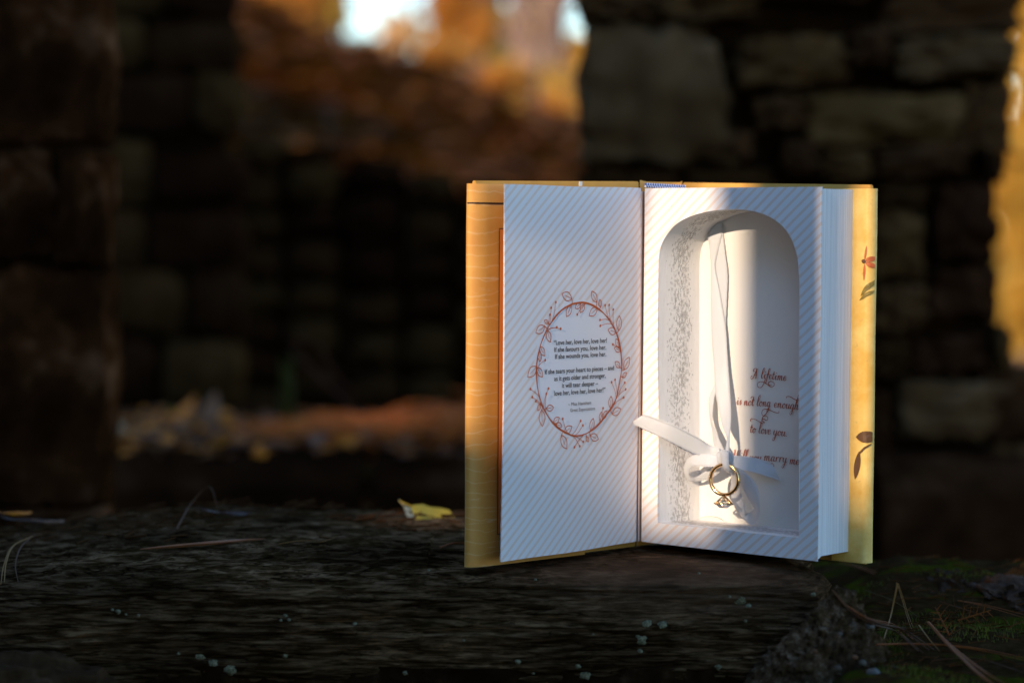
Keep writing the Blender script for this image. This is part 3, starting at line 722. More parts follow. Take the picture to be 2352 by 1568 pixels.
# moss twig sprigs
for k, (x, y, a0, s) in enumerate(((2200, 1435, .5, .022), (2260, 1425, 2.6, .028), (2180, 1470, 1.8, .018), (2085, 1455, 2.9, .02))):
    p = hit(x, y)[0] + Vector((0, 0, .003)); d = Vector((math.cos(a0), .2, abs(math.sin(a0)) * .5)).normalized(); gs = [tube([Vector(), d * s], [.0006, .0002], 5)]
    for j in range(9):
        t = j / 9; sd_ = 1 if j % 2 else -1; q = d * s * t
        gs.append(tube([q, q + (d * .5 + Vector((-d.z, 0, d.x)) * sd_ + Vector((0, -.3, .1))).normalized() * s * .38 * (1 - t * .4)], [.0004, .00012], 4))
    v, f = merge(*gs); o = mesh("dry_sprig", v, f, ndl["brown" if k % 2 else "rust"]); o.matrix_basis = Matrix.Translation(p)
    tag(o, ["dry brown conifer sprig standing up from the moss", "dry reddish conifer sprig nearest the right edge", "small dry sprig lying lowest on the moss", "dry sprig just right of the mortar lump"][k], "twig")

# ------------------------------------------------------------------ leaves
def leaf(p, size, yaw, tilt, mat, label, group=None, curl=.3, roll=0, name="fallen_leaf"):
    V, Fc = [], []; n = 9; prof_ = [0.02, .22, .38, .46, .48, .42, .32, .18, .02]
    for i in range(n):
        t = i / (n - 1); w = prof_[i] * (1 + .12 * math.sin(i * 2.1 + yaw))
        for s in (-1, -.5, 0, .5, 1): V.append((size * (t - .5), size * .55 * w * s, size * (curl * (t - .5) ** 2 + .25 * curl * abs(s) * w + .02 * math.sin(i + 2 * s))))
    for i in range(n - 1):
        for j in range(4): Fc.append((i * 5 + j, i * 5 + j + 1, (i + 1) * 5 + j + 1, (i + 1) * 5 + j))
    v2, f2 = tube([Vector((-size * .5, 0, size * curl * .25)), Vector((-size * .68, 0, size * .1))], size * .012, 4)
    v, f = merge((V, Fc), (v2, f2))
    o = mesh(name, v, f, mat, smooth=True); o.matrix_basis = Matrix.Translation(p) @ Matrix.Rotation(yaw, 4, 'Z') @ Matrix.Rotation(tilt, 4, 'Y') @ Matrix.Rotation(roll, 4, 'X')
    tag(o, label, "leaf", group); return o
L1 = leafmat("orange_fallen", (.66, .15, .010), (.85, .26, .02), .3, 120); L2 = leafmat("pink_tan_fallen", (.17, .075, .035), (.27, .13, .065), .3, 120); L3 = leafmat("cream_fallen", (.62, .50, .30), (.78, .66, .42), .3, 120); L4 = leafmat("yellow_fallen", (.46, .30, .02), (.66, .50, .08), .4, 120); L5 = leafmat("brown_fallen", (.04, .014, .006), (.08, .03, .012), .3, 120)
def ledge_at(x, y): d = ray(x, y); t = (-0.05 - CAM.z) / d.z; return CAM + d * t
for (x, y, D, s, yaw, til, m_, lab) in [
 (345, 985, 2.95, .065, .3, -.9, L1, "orange leaf standing on the doorstep nearest the jamb"),
 (405, 975, 2.95, .085, .5, -.8, L1, "brighter orange leaf second from the jamb on the doorstep"),
 (408, 960, 3.0, .035, .4, .8, L4, "small yellow leaf tip above the orange ones on the doorstep"),
 (290, 1008, 2.85, .05, 1.0, .9, L3, "cream leaf right beside the dark jamb"),
 (480, 962, 2.9, .07, .9, -1.1, L2, "pinkish tan leaf leaning up on the doorstep"),
 (335, 1030, 2.8, .032, .2, .3, L2, "pale grey leaf lying on the doorstep edge at left"),
 (520, 1030, 2.75, .045, 1.3, .5, L2, "greyish pink leaf at the middle of the doorstep edge"),
 (430, 1015, 2.8, .05, .4, .2, L5, "brown leaf lying flat among the doorstep leaves"),
 (575, 1000, 2.9, .06, .1, .3, L1, "dull orange leaf left of the green plant"),
 (810, 1020, 2.8, .04, .3, .3, L4, "yellow brown leaf at the end of the orange needle heap"),
 (640, 1040, 2.72, .05, .6, .1, L5, "brown leaf flat on the doorstep below the green plant")]:
    leaf(at(x, y, D), s, yaw, til, m_, lab, "leaves on the doorstep")
# yellow leaf leaning behind the book, orange one flat beside it
pz = at(1000, 1215, 1.63)
lf = leaf(at(1012, 1212, 1.62), .050, .12, .50, L4, "curled yellow leaf leaning on the slab just left of the book", curl=.5, roll=.9)
leaf(at(905, 1219, 1.63), .044, .05, .03, L1, "flat orange leaf left of the curled yellow leaf", curl=.12)
leaf(at(965, 1206, 1.635), .034, .2, .75, L3, "cream leaf tip sticking up behind the yellow leaf", curl=.3, roll=.6)
for (x, y, s, yaw, m_, lab) in ((60, 1212, .035, .3, L5, "dark brown leaf lying at the far left of the slab"), (115, 1215, .03, 1.1, L2, "grey tan leaf beside the dark brown one at far left"), (30, 1195, .03, .8, L1, "dull orange leaf behind the brown leaf at far left"), (520, 1195, .032, .2, L5, "brown leaf scrap on the back edge of the slab")):
    h = hit(x, y); p = h[0] if h else at(x, y, 1.62); leaf(p + Vector((0, 0, .004)), s, yaw, .1, m_, lab, curl=.3)
# heap of orange needles on the doorstep (stuff)
V, Fc = [], []; rnd = random.Random(11)
for i in range(2600):
    t = rnd.random() ** .8; x = 560 + 780 * t; D = 2.85 + rnd.gauss(0, .06); yb = 1012 - 45 * max(0, (t - .45)) / .55
    c = at(x, yb - 6 + rnd.gauss(0, 12 + 20 * t) , D); a = rnd.gauss(0, .5); L = rnd.uniform(.03, .07)
    d = Vector((math.cos(a), rnd.uniform(-.4, .4), math.sin(a) * .45)) * L
    g2 = tube([c - d / 2, c + Vector((0, 0, .004)), c + d / 2], .0013, 3)
    o = len(V); V += g2[0]; Fc += [tuple(q + o for q in f) for f in g2[1]]
tag(mesh("needle_heap", V, Fc, leafmat("orange_needles", (.60, .13, .008), (.82, .23, .015), .2, 30)), "heap of orange pine needles on the doorstep left of the book", "needle heap", kind='stuff')
def dl_pos(r):
    x = r.uniform(-.52, .1); y = r.uniform(2.63, 3.1); return Vector((x, y, step_z(x, y) + r.uniform(.002, .016))), True
v, f = quad_cloud(900, dl_pos, .018, .045, 21); fm = [random.choice((0, 0, 1, 2)) for _ in f]
tag(mesh("leaf_litter", v, f, mats=[leafmat("doorstep_rust", (.12, .032, .006), (.24, .07, .012)), leafmat("doorstep_orange", (.60, .16, .012), (.82, .27, .02)), leafmat("doorstep_pale", (.22, .08, .03), (.32, .14, .06))], fm=fm), "small rust and pale leaves strewn over the doorstep", "leaf litter", kind='stuff')
# green plant and arching stem
pl = tag(empty("green_plant", at(655, 985, 2.95)), "small green sprout growing by the doorstep", "plant")
grn = leafmat("sprout_green", (.035, .040, .003), (.085, .085, .008), .4, 60)
gs = []
for k in range(9):
    b = at(655 + rnd.uniform(-12, 12), 985, 2.95); e = at(655 + rnd.uniform(-22, 26), 800 + rnd.uniform(0, 80), 2.95 + rnd.uniform(-.03, .03)); gs.append(tube([b, (b + e) / 2 + Vector((rnd.uniform(-.01, .01), 0, 0)), e], [.003, .006, .0008], 5, .3))
part("blade", *merge(*gs), grn, pl)
ar = [at(668, 800, 2.95), at(720, 850, 2.93), at(800, 930, 2.9), at(860, 985, 2.88)]
v, f = tube(crom(ar, 5), .0022, 5); tag(mesh("arching_twig", v, f, lit_m[0], smooth=True), "thin reddish stem arching down from the sprout to the needle heap", "twig")
ar = [at(668, 780, 2.96), at(730, 790, 2.96), at(770, 860, 2.95), at(810, 900, 2.95)]
v, f = tube(crom(ar, 5), .0016, 5); tag(mesh("arching_twig", v, f, lit_m[0], smooth=True), "fainter dark red stem curving above the longer one", "twig")

# ================================================================== THE BOOK
book = tag(empty("hollow_book", (0.08, 1.45, 0.0)), "open book standing upright with an arched box cut into its striped pages", "book")
OL = Vector((-0.0055, 1.371, 0.0052)); FL = frame(OL, Vector((0.0795 + .0047, 1.467 - 1.371, 0)), Vector((0, 0, 1)))
OR_ = Vector((0.0795, 1.467, 0.0052)); FR = frame(OR_, Vector((0.1769 - 0.0795, 1.383 - 1.467, 0)), Vector((0, 0, 1)))
PW, PH = 0.1280, 0.2148

# ---- left page
cxu, cyu = onp((2000 + 672 / 2.1483) / 1.7415, (1120 + 760 / 2.1483) / 1.7415, FL)
CR = 0.0405
pageL = paper_mat("striped_page_paper", True, (cxu, cyu, CR))
pageR = paper_mat("striped_frame_paper", True)
plain = paper_mat("plain_page_paper", False)
white_card = paper_mat("white_card", False, tint=(0.80, 0.755, 0.70))
def sheetL(n0, th, du=0.0, dz=0.0, bend=0.0):
    nu, nv = 26, 30; V = []
    for sgn in (0, 1):
        for j in range(nv):
            for i in range(nu):
                s, t = i / (nu - 1), j / (nv - 1)
                u = s * (PW - 0.0012) + (0.0018 * t + du) * (1 - s); v_ = t * (PH + dz) + (0.0002 * math.sin(s * 9) if t in (0, 1) else 0)
                n = n0 + bend * (1 - s) ** 2 + 0.0009 * math.sin(s * math.pi) * math.sin(t * 2.6 + .4) + 0.0007 * math.sin(s * 5 + t * 4)
                if s > .93: n -= ((s - .93) / .07) ** 2 * .0012
                V.append((u, v_, n - sgn * th))
    N = nu * nv; Fc = []
    for j in range(nv - 1):
        for i in range(nu - 1):
            a = j * nu + i; Fc.append((a, a + 1, a + 1 + nu, a + nu)); Fc.append((N + a, N + a + nu, N + a + nu + 1, N + a + 1))
    for i in range(nu - 1):
        Fc.append((i, N + i, N + i + 1, i + 1)); k = (nv - 1) * nu + i; Fc.append((k, k + 1, N + k + 1, N + k))
    for j in range(nv - 1):
        a = j * nu; Fc.append((a, a + nu, N + a + nu, N + a)); b = j * nu + nu - 1; Fc.append((b, N + b, N + b + nu, b + nu))
    return V, Fc
def surfL(u, v_):
    s, t = u / PW, v_ / PH
    n = 0.0009 * math.sin(s * math.pi) * math.sin(t * 2.6 + .4) + 0.0007 * math.sin(s * 5 + t * 4)
    return n
lp = part("left_page", *sheetL(0, .0007), pageL, book, F=FL, smooth=False)
lp['label'] = "striped page printed with a wreath and verse"
PM[lp.name] = FL.copy()
for k in range(5): part("leaf", *sheetL(-.0012 - k * .0011, .0004, du=.0024 + .0018 * k + random.uniform(0, .0004), dz=-.0004 * random.random(), bend=-.0006 * k), plain, book, F=FL)

ink_k = flat_mat("black_ink", (0.022, 0.022, 0.026), .6, .2); ink_r = flat_mat("rust_ink", (0.55, 0.11, 0.03), .6, .2); ink_b = flat_mat("dark_brown_ink", (0.38, 0.06, 0.015), .5, .2)
Z3 = lambda u, v_: ((2000 + u / 2.1483) / 1.7415, (1120 + v_ / 2.1483) / 1.7415)

def ribbonline(P, wf, n0, surf=None):
    """flat stroke through 2-D points P; wf(i, n, dir) gives its width"""
    V, Fc = [], []; n = len(P)
    for i, p in enumerate(P):
        d = (P[min(i + 1, n - 1)] - P[max(i - 1, 0)]); d = d.normalized() if d.length > 0 else Vector((1, 0, 0)); a = Vector((-d.y, d.x, 0)); w = wf(i, n, d) / 2
        for s in (-1, 1):
            q = p + a * w * s; z = n0 + (surf(q.x, q.y) if surf else 0); V.append((q.x, q.y, z))
    return V, [(2 * i, 2 * i + 2, 2 * i + 3, 2 * i + 1)[::-1] for i in range(n - 1)]
LAY = [0.00022]
def lay(): LAY[0] += 0.0000015; return LAY[0]

vine = [(600, 215), (700, 192), (790, 215), (860, 262), (920, 330), (970, 410), (1005, 490), (1028, 590), (1038, 700), (1036, 800), (1015, 930), (985, 1040), (930, 1130), (850, 1235), (780, 1295), (700, 1328), (620, 1332), (560, 1310), (490, 1270), (430, 1210), (370, 1110), (330, 1000), (308, 880), (305, 760), (318, 660), (345, 550), (390, 440), (450, 350), (520, 265)]
def z3p(p): u, v_ = onp(*Z3(*p), FL); return Vector((u, v_, 0))
VN = crom([z3p(p) for p in vine], 5, True); VN.append(VN[0])
V2 = [p + Vector((math.sin(i * .35), math.cos(i * .28), 0)) * .0006 for i, p in enumerate(VN)]
gs = [ribbonline(VN, lambda i, n, d: .00085 + .0003 * math.sin(i * .23), lay(), surfL), ribbonline(V2, lambda i, n, d: .00035, lay(), surfL)]
leaves = [((615, 160), (530, 118)), ((825, 190), (780, 95)), ((855, 235), (850, 165)), ((610, 215), (568, 315)), ((720, 205), (685, 280)), ((690, 205), (640, 240)), ((830, 240), (760, 305)), ((1012, 435), (1015, 305)), ((990, 450), (920, 425)), ((1020, 580), (985, 505)), ((1028, 608), (975, 580)), ((1058, 770), (1103, 660)), ((1025, 750), (982, 700)), ((1045, 835), (1082, 795)), ((945, 1100), (950, 995)), ((960, 1150), (1035, 1105)), ((885, 1190), (912, 1120)), ((860, 1220), (868, 1130)), ((775, 1295), (797, 1185)), ((770, 1335), (843, 1365)), ((735, 1340), (755, 1388)), ((540, 1310), (610, 1255)), ((515, 1330), (562, 1448)), ((445, 1225), (500, 1180)), ((470, 1235), (522, 1255)), ((385, 1100), (450, 1095)), ((345, 1110), (350, 1255)), ((335, 1060), (310, 1120)), ((305, 740), (225, 832)), ((310, 750), (355, 832)), ((335, 570), (378, 650)), ((330, 610), (335, 700)), ((380, 395), (300, 452)), ((410, 370), (375, 345)), ((400, 430), (425, 535))]
for b, t in leaves:
    b, t = z3p(b), z3p(t); d = t - b; a = Vector((-d.y, d.x, 0)) * .27
    pr = [(0, 0), (.25, .75), (.5, 1), (.75, .7), (1, 0)]
    for sg in (-1, 1): gs.append(ribbonline(crom([b + d * q + a * w * sg for q, w in pr], 3), lambda i, n, d: .0005, lay(), surfL))
    gs.append(ribbonline([b, b + d * .35, b + d * .7], lambda i, n, d: .0003, lay(), surfL))
    nb = min(VN, key=lambda p: (p - b).length); gs.append(ribbonline([nb, b], lambda i, n, d: .0005, lay(), surfL))
for p in [(475, 190), (435, 238), (423, 297), (482, 405), (515, 417), (657, 295), (892, 215), (926, 213), (961, 253), (849, 342), (852, 392), (959, 552), (981, 855), (952, 876), (1064, 880), (1072, 937), (1056, 1007), (880, 1099), (684, 1208), (704, 1246), (706, 1387), (676, 1425), (629, 1433), (527, 1190), (404, 930), (385, 976), (247, 934), (262, 1004), (293, 1038), (378, 686)]:
    c = z3p(p); i = min(range(len(VN)), key=lambda k: (VN[k] - c).length); i2 = (i + (5 if p[0] > 640 else -5)) % len(VN)
    mid = (c + VN[i2]) / 2 + (VN[i] - c) * .12
    gs.append(ribbonline(crom([c, mid, VN[i2]], 4), lambda i, n, d: .00034, lay(), surfL))
    z = lay(); k = 10; gs.append(([(c.x + .00078 * math.cos(6.283 * j / k), c.y + .00082 * math.sin(6.283 * j / k), z + surfL(c.x, c.y) + .00003) for j in range(k)], [tuple(range(k))]))
part("wreath_print", *merge(*gs), ink_r, lp, F=FL)

def textobj(body, F, u0, u1, v0, cap, mat, parent, name, n=.0003, bold=.0, surf=None):
    cu = bpy.data.curves.new("t", 'FONT'); cu.body = body; cu.size = 1; cu.offset = bold; cu.resolution_u = 3
    ob = bpy.data.objects.new("t", cu); C.objects.link(ob); dg = bpy.context.evaluated_depsgraph_get(); me = ob.evaluated_get(dg).to_mesh()
    vs = [v.co.copy() for v in me.vertices]; fs = [tuple(p.vertices) for p in me.polygons]; ob.evaluated_get(dg).to_mesh_clear()
    bpy.data.objects.remove(ob); bpy.data.curves.remove(cu)
    x0 = min(v.x for v in vs); x1 = max(v.x for v in vs); sx = (u1 - u0) / (x1 - x0); sy = cap / .73
    V = [(u0 + (v.x - x0) * sx, v0 + v.y * sy, n + (surf(u0 + (v.x - x0) * sx, v0 + v.y * sy) if surf else 0)) for v in vs]
    return part(name, V, fs, mat, parent, F=F)
for body, xa, xb, ya, yb, mt, cap in [
 ("\u201cLove her, love her, love her!", 457, 910, 553, 540, ink_k, .0029), ("If she favours you, love her.", 462, 905, 612, 600, ink_k, .0029), ("If she wounds you, love her.", 468, 905, 672, 657, ink_k, .0029),
 ("If she tears your heart to pieces \u2013 and", 378, 973, 803, 775, ink_k, .0029), ("as it gets older and stronger,", 457, 902, 862, 840, ink_k, .0029), ("it will tear deeper \u2013", 525, 838, 921, 907, ink_k, .0029), ("love her, love her, love her!\u201d", 458, 900, 986, 965, ink_k, .0029),
 ("~ Miss Havisham", 578, 778, 1077, 1068, ink_k, .0021), ("Great Expectations", 597, 812, 1130, 1115, ink_k, .0021)]:
    a = onp(*Z3(xa, ya), FL); b = onp(*Z3(xb, yb), FL)
    textobj(body, FL, a[0], b[0], (a[1] + b[1]) / 2, cap, mt, lp, "printed_line", bold=.012 if cap > .0025 else 0, surf=surfL)

# ---- right page block with the arch
T4 = lambda x, y: (x / 1.7415, y / 1.7415)
arch = [(1512, 1198), (1511.5, 1000), (1511, 800), (1511, 640), (1512, 596), (1517, 566), (1530, 540), (1552, 515), (1585, 497), (1630, 485), (1680, 481), (1718, 483), (1752, 491), (1782, 506), (1806, 528), (1822, 556), (1832, 592), (1836, 640), (1836, 800), (1835, 1000), (1834, 1236)]
A2 = [Vector((*onp(x, y, FR), 0)) for x, y in arch]
A2[0].y = A2[-1].y = (A2[0].y + A2[-1].y) / 2
mid = crom(A2[3:-3], 4)
side1 = [A2[0].lerp(A2[3], k / 12) for k in range(12)]; side2 = [A2[-4].lerp(A2[-1], k / 12) for k in range(1, 13)]
arcp = side1 + mid + side2
bot = [A2[-1].lerp(A2[0], k / 14) for k in range(1, 14)]
rnd = random.Random(4)
for p in bot: p.y += rnd.uniform(-.0003, .0003)
for p in side1[1:] + side2[:-1]: p.x += rnd.uniform(-.00018, .00018)
loop = arcp + bot; NLp = len(loop)
BT, CD, SK = 0.0385, 0.0315, 0.0078        # block thickness, cavity depth, skew of the cavity's walls
cen = Vector((.062, .105, 0))
def outer(p):
    d = p - cen; t = min((PW - cen.x) / d.x if d.x > 0 else (0 - cen.x) / d.x if d.x < 0 else 9e9, (PH - cen.y) / d.y if d.y > 0 else (0 - cen.y) / d.y if d.y < 0 else 9e9)
    return cen + d * t
OUT = [outer(p) for p in loop]
corners = [Vector((0, 0, 0)), Vector((0, PH, 0)), Vector((PW, PH, 0)), Vector((PW, 0, 0))]
for c in corners:
    i = min(range(NLp), key=lambda k: (OUT[k] - c).length); OUT[i] = c.copy()
def wav(u, v_): return .0005 * math.sin(u * 34) * math.sin(v_ * 17 + 1) - (.0012 * max(0, 1 - u / .006) ** 2) + .0004 * math.sin(v_ * 60 + u * 20)
def ring_sheet(n0, n1, segs=5, noedge=False):
    V, Fc = [], []
    for s in range(segs + 1):
        for a, b in zip(loop, OUT):
            p = a.lerp(b, s / segs); V.append((p.x, p.y, n0 + wav(p.x, p.y)))
    for s in range(segs):
        for i in range(NLp):
            j = (i + 1) % NLp; Fc.append((s * NLp + i, s * NLp + j, (s + 1) * NLp + j, (s + 1) * NLp + i))
    k = len(V)
    for a in loop: V.append((a.x + SK * n1 / -CD, a.y, n1))
    for b in OUT: V.append((b.x, b.y, n1))
    for i in range(NLp):
        j = (i + 1) % NLp; Fc.append((i, k + i, k + j, j)); Fc.append((segs * NLp + i, segs * NLp + j, k + NLp + j, k + NLp + i))
        Fc.append((k + i, k + NLp + i, k + NLp + j, k + j))
    return V, Fc
fp = part("right_page", *ring_sheet(0, -.0006), pageR, book, F=FR); fp['label'] = "striped frame page with the arched opening"
# block body: fore-edge with uneven page groups, other sides
M = NM("page_edges", .75, .25); v_ = M.mapping((6, 6, 1400)); a = M.noise(v_, 1.0, 5, .7); b = M.noise(M.mapping((1, 1, 260)), 1.0, 3)
M.col(M.mix(M.ramp(a, [(.42, 0.), (.62, 1.)]), (0.68, 0.66, 0.65), (0.84, .82, .81))); M.bump(a, .25, .0002); M.bump(b, .15, .0004); edges_m = M.m
V, Fc = [], []
ks = 44; rnd = random.Random(9)
lines = []
for i in range(ks + 1):
    n = -.0007 - (BT - .0007) * i / ks
    inset = 0 if i == 0 else (.0002 + (.0001 if i % 2 else 0) + rnd.uniform(0, .0001) + (.0006 if i < 6 else .0010) + .0008 * math.sin(i / ks * 3.14))
    hb = .0002 + .0020 * min(1, i / 6) * (i > 0) ; ht = PH - .0004 - .0006 * (i > 0)
    lines.append((PW - inset, n, hb, ht))
for (u, n, hb, ht) in lines:
    for j in range(6): V.append((u, hb + (ht - hb) * j / 5, n))
for i in range(ks):
    for j in range(5): Fc.append((i * 6 + j, (i + 1) * 6 + j, (i + 1) * 6 + j + 1, i * 6 + j + 1)[::-1])
k = len(V)
for (u, n, hb, ht) in lines: V += [(0.0005, hb, n), (0.0005, ht, n)]
for i in range(ks):
    Fc.append((i * 6, k + 2 * i, k + 2 * i + 2, (i + 1) * 6)[::-1]); Fc.append((i * 6 + 5, (i + 1) * 6 + 5, k + 2 * i + 3, k + 2 * i + 1)[::-1]); Fc.append((k + 2 * i, k + 2 * i + 1, k + 2 * i + 3, k + 2 * i + 2))
part("page_block", V, Fc, edges_m, book, F=FR)
# walls of the cavity
M = NM("painted_cut_pages", .55, .4)
uv = M.mapping((1, 1, 1), "UV"); X, Y, Z = M.xyz(uv)[:3]
ln = M.mapping((2300, 270, 1), "UV"); wbl = M.noise(M.mapping((1, 1, 1), "UV"), 110, 2, .5)
xc = M.math('ADD', M.math('MULTIPLY', X, 1200), M.math('MULTIPLY', wbl, .5)); fl_ = M.math('FLOOR', xc); fr_ = M.math('ABSOLUTE', M.math('SUBTRACT', M.math('FRACT', xc), .5))
cb = M.n("ShaderNodeCombineXYZ"); M.L(M.math('MULTIPLY', fl_, 7.31), cb.inputs[0]); M.L(M.math('MULTIPLY', Y, 330), cb.inputs[1])
spk = M.math('SUBTRACT', M.noise(cb.outputs[0], 1.0, 3, .6), M.math('MULTIPLY', M.math('MAXIMUM', M.math('SUBTRACT', fr_, .16), 0), 1.1))
big = M.noise(M.mapping((60, 26, 1), "UV"), 1.0, 3, .6)
msk = M.ramp(X, [(.003, 0.), (.010, .9), (.021, 1.), (.029, .1)])
top = M.ramp(Y, [(.185, 0.), (.20, 1.)])
thr = M.math('ADD', spk, M.math('MULTIPLY', M.math('SUBTRACT', M.math('MULTIPLY', msk, .33), .30), 1.0))
thr = M.math('ADD', thr, M.math('MULTIPLY', M.math('SUBTRACT', big, .5), .34))
thr = M.math('ADD', thr, M.math('MULTIPLY', top, .09))
dk = M.ramp(thr, [(.47, 0.), (.53, .9)])
pt = M.noise(M.mapping((420, 60, 1), "UV"), 1.0, 4, .6)
wht = M.mix(pt, (.70, .66, .63), (.84, .81, .78))
M.col(M.mix(dk, wht, (.13, .105, .085))); M.bump(M.noise(M.mapping((1500, 120, 1), "UV"), 1.0, 4, .7), .45, .0006); M.bump(M.noise(M.mapping((90, 260, 1), "UV"), 1.0, 3, .7), .3, .0008)
cavm = M.m
V, Fc, UV = [], [], []; ND = 22
acc = [0.0]
for i in range(1, NLp + 1): acc.append(acc[-1] + (loop[i % NLp] - loop[i - 1]).length)
rnd = random.Random(2)
for i in range(NLp + 1):
    p = loop[i % NLp]
    for d in range(ND + 1):
        t = d / ND; du = noise.noise(Vector((acc[i] * 300, t * 40, 0))) * .00025 if 0 < d < ND else 0
        V.append((p.x + SK * t + du, p.y + du * .5, -CD * t - .0003)); UV.append((t * CD, acc[i]))
for i in range(NLp):
    for d in range(ND): Fc.append((i * (ND + 1) + d, i * (ND + 1) + d + 1, (i + 1) * (ND + 1) + d + 1, (i + 1) * (ND + 1) + d)[::-1])
part("cavity_wall", V, Fc, cavm, book, F=FR, smooth=True, uvs=UV)
bkp = part("back_panel", *boxg(.004, PW - .003, .004, PH - .003, -CD - .0028, -CD - .0003 + .0), white_card, book, F=FR); bkp['label'] = "white card printed with a proposal in script"
PM[bkp.name] = FR.copy()

# script lettering traced as pen strokes
Z5 = lambda x, y: ((2600 + x / 3.1354) / 1.7415, (1400 + y / 3.1354) / 1.7415)
NB = -CD + .0000
def bkpt(x, y, k=0): u, v_ = onp(*Z5(x, y), FR, NB); return Vector((u, v_, 0))
G = {
 'A': (1.9, [[(1.30, 2.05), (1.0, 1.2), (.62, .35), (.30, .02), (-.02, .12), (-.10, .45), (.12, .66), (.30, .5)], [(1.28, 2.15), (1.35, 1.3), (1.42, .1)], [(.55, .85), (1.0, .92), (1.5, .9)], [(1.6, 2.1), (1.1, 2.25), (.55, 2.2), (.35, 1.9), (.5, 1.6), (.75, 1.75)]]),
 'l': (.55, [[(0, .3), (.3, 1.2), (.52, 2.0), (.42, 2.3), (.24, 2.0), (.14, 1.2), (.12, .35), (.26, 0), (.5, .25)]]),
 'i': (.55, [[(0, .4), (.2, 1.0), (.16, .3), (.28, 0), (.5, .25)], [(.26, 1.38), (.24, 1.55)]]),
 'f': (.55, [[(0, .35), (.3, 1.2), (.50, 2.0), (.42, 2.3), (.25, 2.0), (.20, 1.0), (.14, 0), (.05, -.9)], [(-.05, .95), (.5, 1.05)]]),
 'e': (.6, [[(.02, .45), (.38, .62), (.42, .92), (.22, 1.0), (.06, .7), (.06, .25), (.24, 0), (.58, .3)]]),
 't': (.5, [[(.22, 1.75), (.12, .9), (.12, .25), (.26, 0), (.48, .25)], [(-.02, 1.1), (.42, 1.18)]]),
 'm': (1.2, [[(0, .6), (.14, 1.0), (.10, 0)], [(.12, .5), (.32, .98), (.46, .9), (.46, .5), (.42, 0)], [(.45, .5), (.68, .98), (.80, .9), (.78, .3), (.92, 0), (1.16, .3)]]),
 'n': (.85, [[(0, .6), (.14, 1.0), (.10, 0)], [(.12, .5), (.34, .98), (.48, .9), (.46, .3), (.6, 0), (.82, .3)]]),
 'r': (.6, [[(0, .6), (.14, 1.0), (.10, 0)], [(.12, .5), (.30, .95), (.44, 1.02), (.52, .85)]]),
 'o': (.62, [[(.28, 1.0), (.06, .7), (.05, .25), (.24, 0), (.46, .25), (.46, .75), (.28, 1.0), (.40, .8), (.64, .85)]]),
 's': (.5, [[(0, .3), (.32, 1.1), (.26, .75), (.40, .35), (.26, 0), (.04, .12)]]),
 'g': (.72, [[(.46, .95), (.22, 1.0), (.05, .6), (.08, .1), (.26, .05), (.48, .6)], [(.50, 1.0), (.46, .2), (.40, -.7), (.22, -1.2), (.05, -1.0), (.2, -.5), (.68, .2)]]),
 'u': (.82, [[(0, .6), (.12, 1.0), (.08, .3), (.2, 0), (.38, .2), (.52, .7)], [(.54, 1.0), (.50, .3), (.60, 0), (.80, .3)]]),
 'y': (.78, [[(0, .6), (.12, 1.0), (.08, .35), (.2, .05), (.38, .2), (.52, .7)], [(.54, 1.0), (.48, .1), (.36, -.8), (.18, -1.2), (.02, -1.0), (.2, -.5), (.74, .2)]]),
 'v': (.66, [[(0, .7), (.12, 1.0), (.16, .3), (.26, 0), (.46, .4), (.50, .95), (.66, .9)]]),
 'a': (.78, [[(.46, .95), (.22, 1.0), (.05, .6), (.06, .15), (.22, 0), (.44, .4)], [(.50, 1.0), (.44, .3), (.56, 0), (.76, .3)]]),
 'h': (.85, [[(0, .3), (.30, 1.4), (.45, 2.2), (.34, 2.4), (.18, 1.8), (.08, 0)], [(.12, .5), (.34, .98), (.48, .85), (.44, .25), (.58, 0), (.8, .3)]]),
 'W': (1.55, [[(.0, 1.95), (.14, 2.1), (.20, 1.0), (.26, 0), (.60, 1.0), (.82, 2.0)], [(.84, 2.05), (.84, 1.0), (.90, 0), (1.2, 1.0), (1.42, 2.0), (1.55, 2.1)]]),
 '.': (.3, [[(.10, .14), (.10, .0)]]),
}
def script_word(word, x0, x1, y0, y1, xh, gs):
    tot = sum(G[c][0] for c in word); sx = (x1 - x0) / tot; cx = 0
    for c in word:
        w, strokes = G[c]
        for s in strokes:
            pts = []
            for gx, gy in s:
                X = x0 + (cx + gx) * sx + gy * xh * .16; Y = y0 + (y1 - y0) * (X - x0) / max(1, x1 - x0) - gy * xh
                pts.append(bkpt(X, Y))
            P = crom(pts, 5)
            gs.append(ribbonline(P, lambda i, n, d: .00026 + .00038 * max(0, -d.y) ** 1.6 if n > 8 else .0006, .00002 + NB + lay() - .00022))
        cx += w
def swash(pts, gs, w=.00034):
    P = crom([bkpt(x, y) for x, y in pts], 6); gs.append(ribbonline(P, lambda i, n, d: w + .0002 * max(0, -d.y), .00002 + NB + lay() - .00022))
gs = []
script_word("A", 1268, 1350, 362, 366, 60, gs); script_word("lifetime", 1392, 1712, 352, 384, 58, gs)
swash([(1452, 360), (1420, 440), (1385, 470), (1352, 450), (1362, 405), (1410, 395), (1470, 425), (1520, 462), (1562, 440), (1555, 405), (1520, 390), (1492, 405), (1500, 440), (1530, 440)], gs)
script_word("is", 1086, 1146, 680, 684, 56, gs); script_word("not", 1178, 1308, 690, 696, 58, gs); script_word("long", 1338, 1515, 698, 710, 60, gs); script_word("enough", 1558, 1874, 716, 746, 60, gs)
swash([(1290, 620), (1306, 590), (1285, 582), (1268, 600)], gs)
swash([(1500, 700), (1470, 780), (1430, 822), (1405, 790), (1425, 745), (1480, 740), (1560, 775), (1615, 785), (1622, 760)], gs)
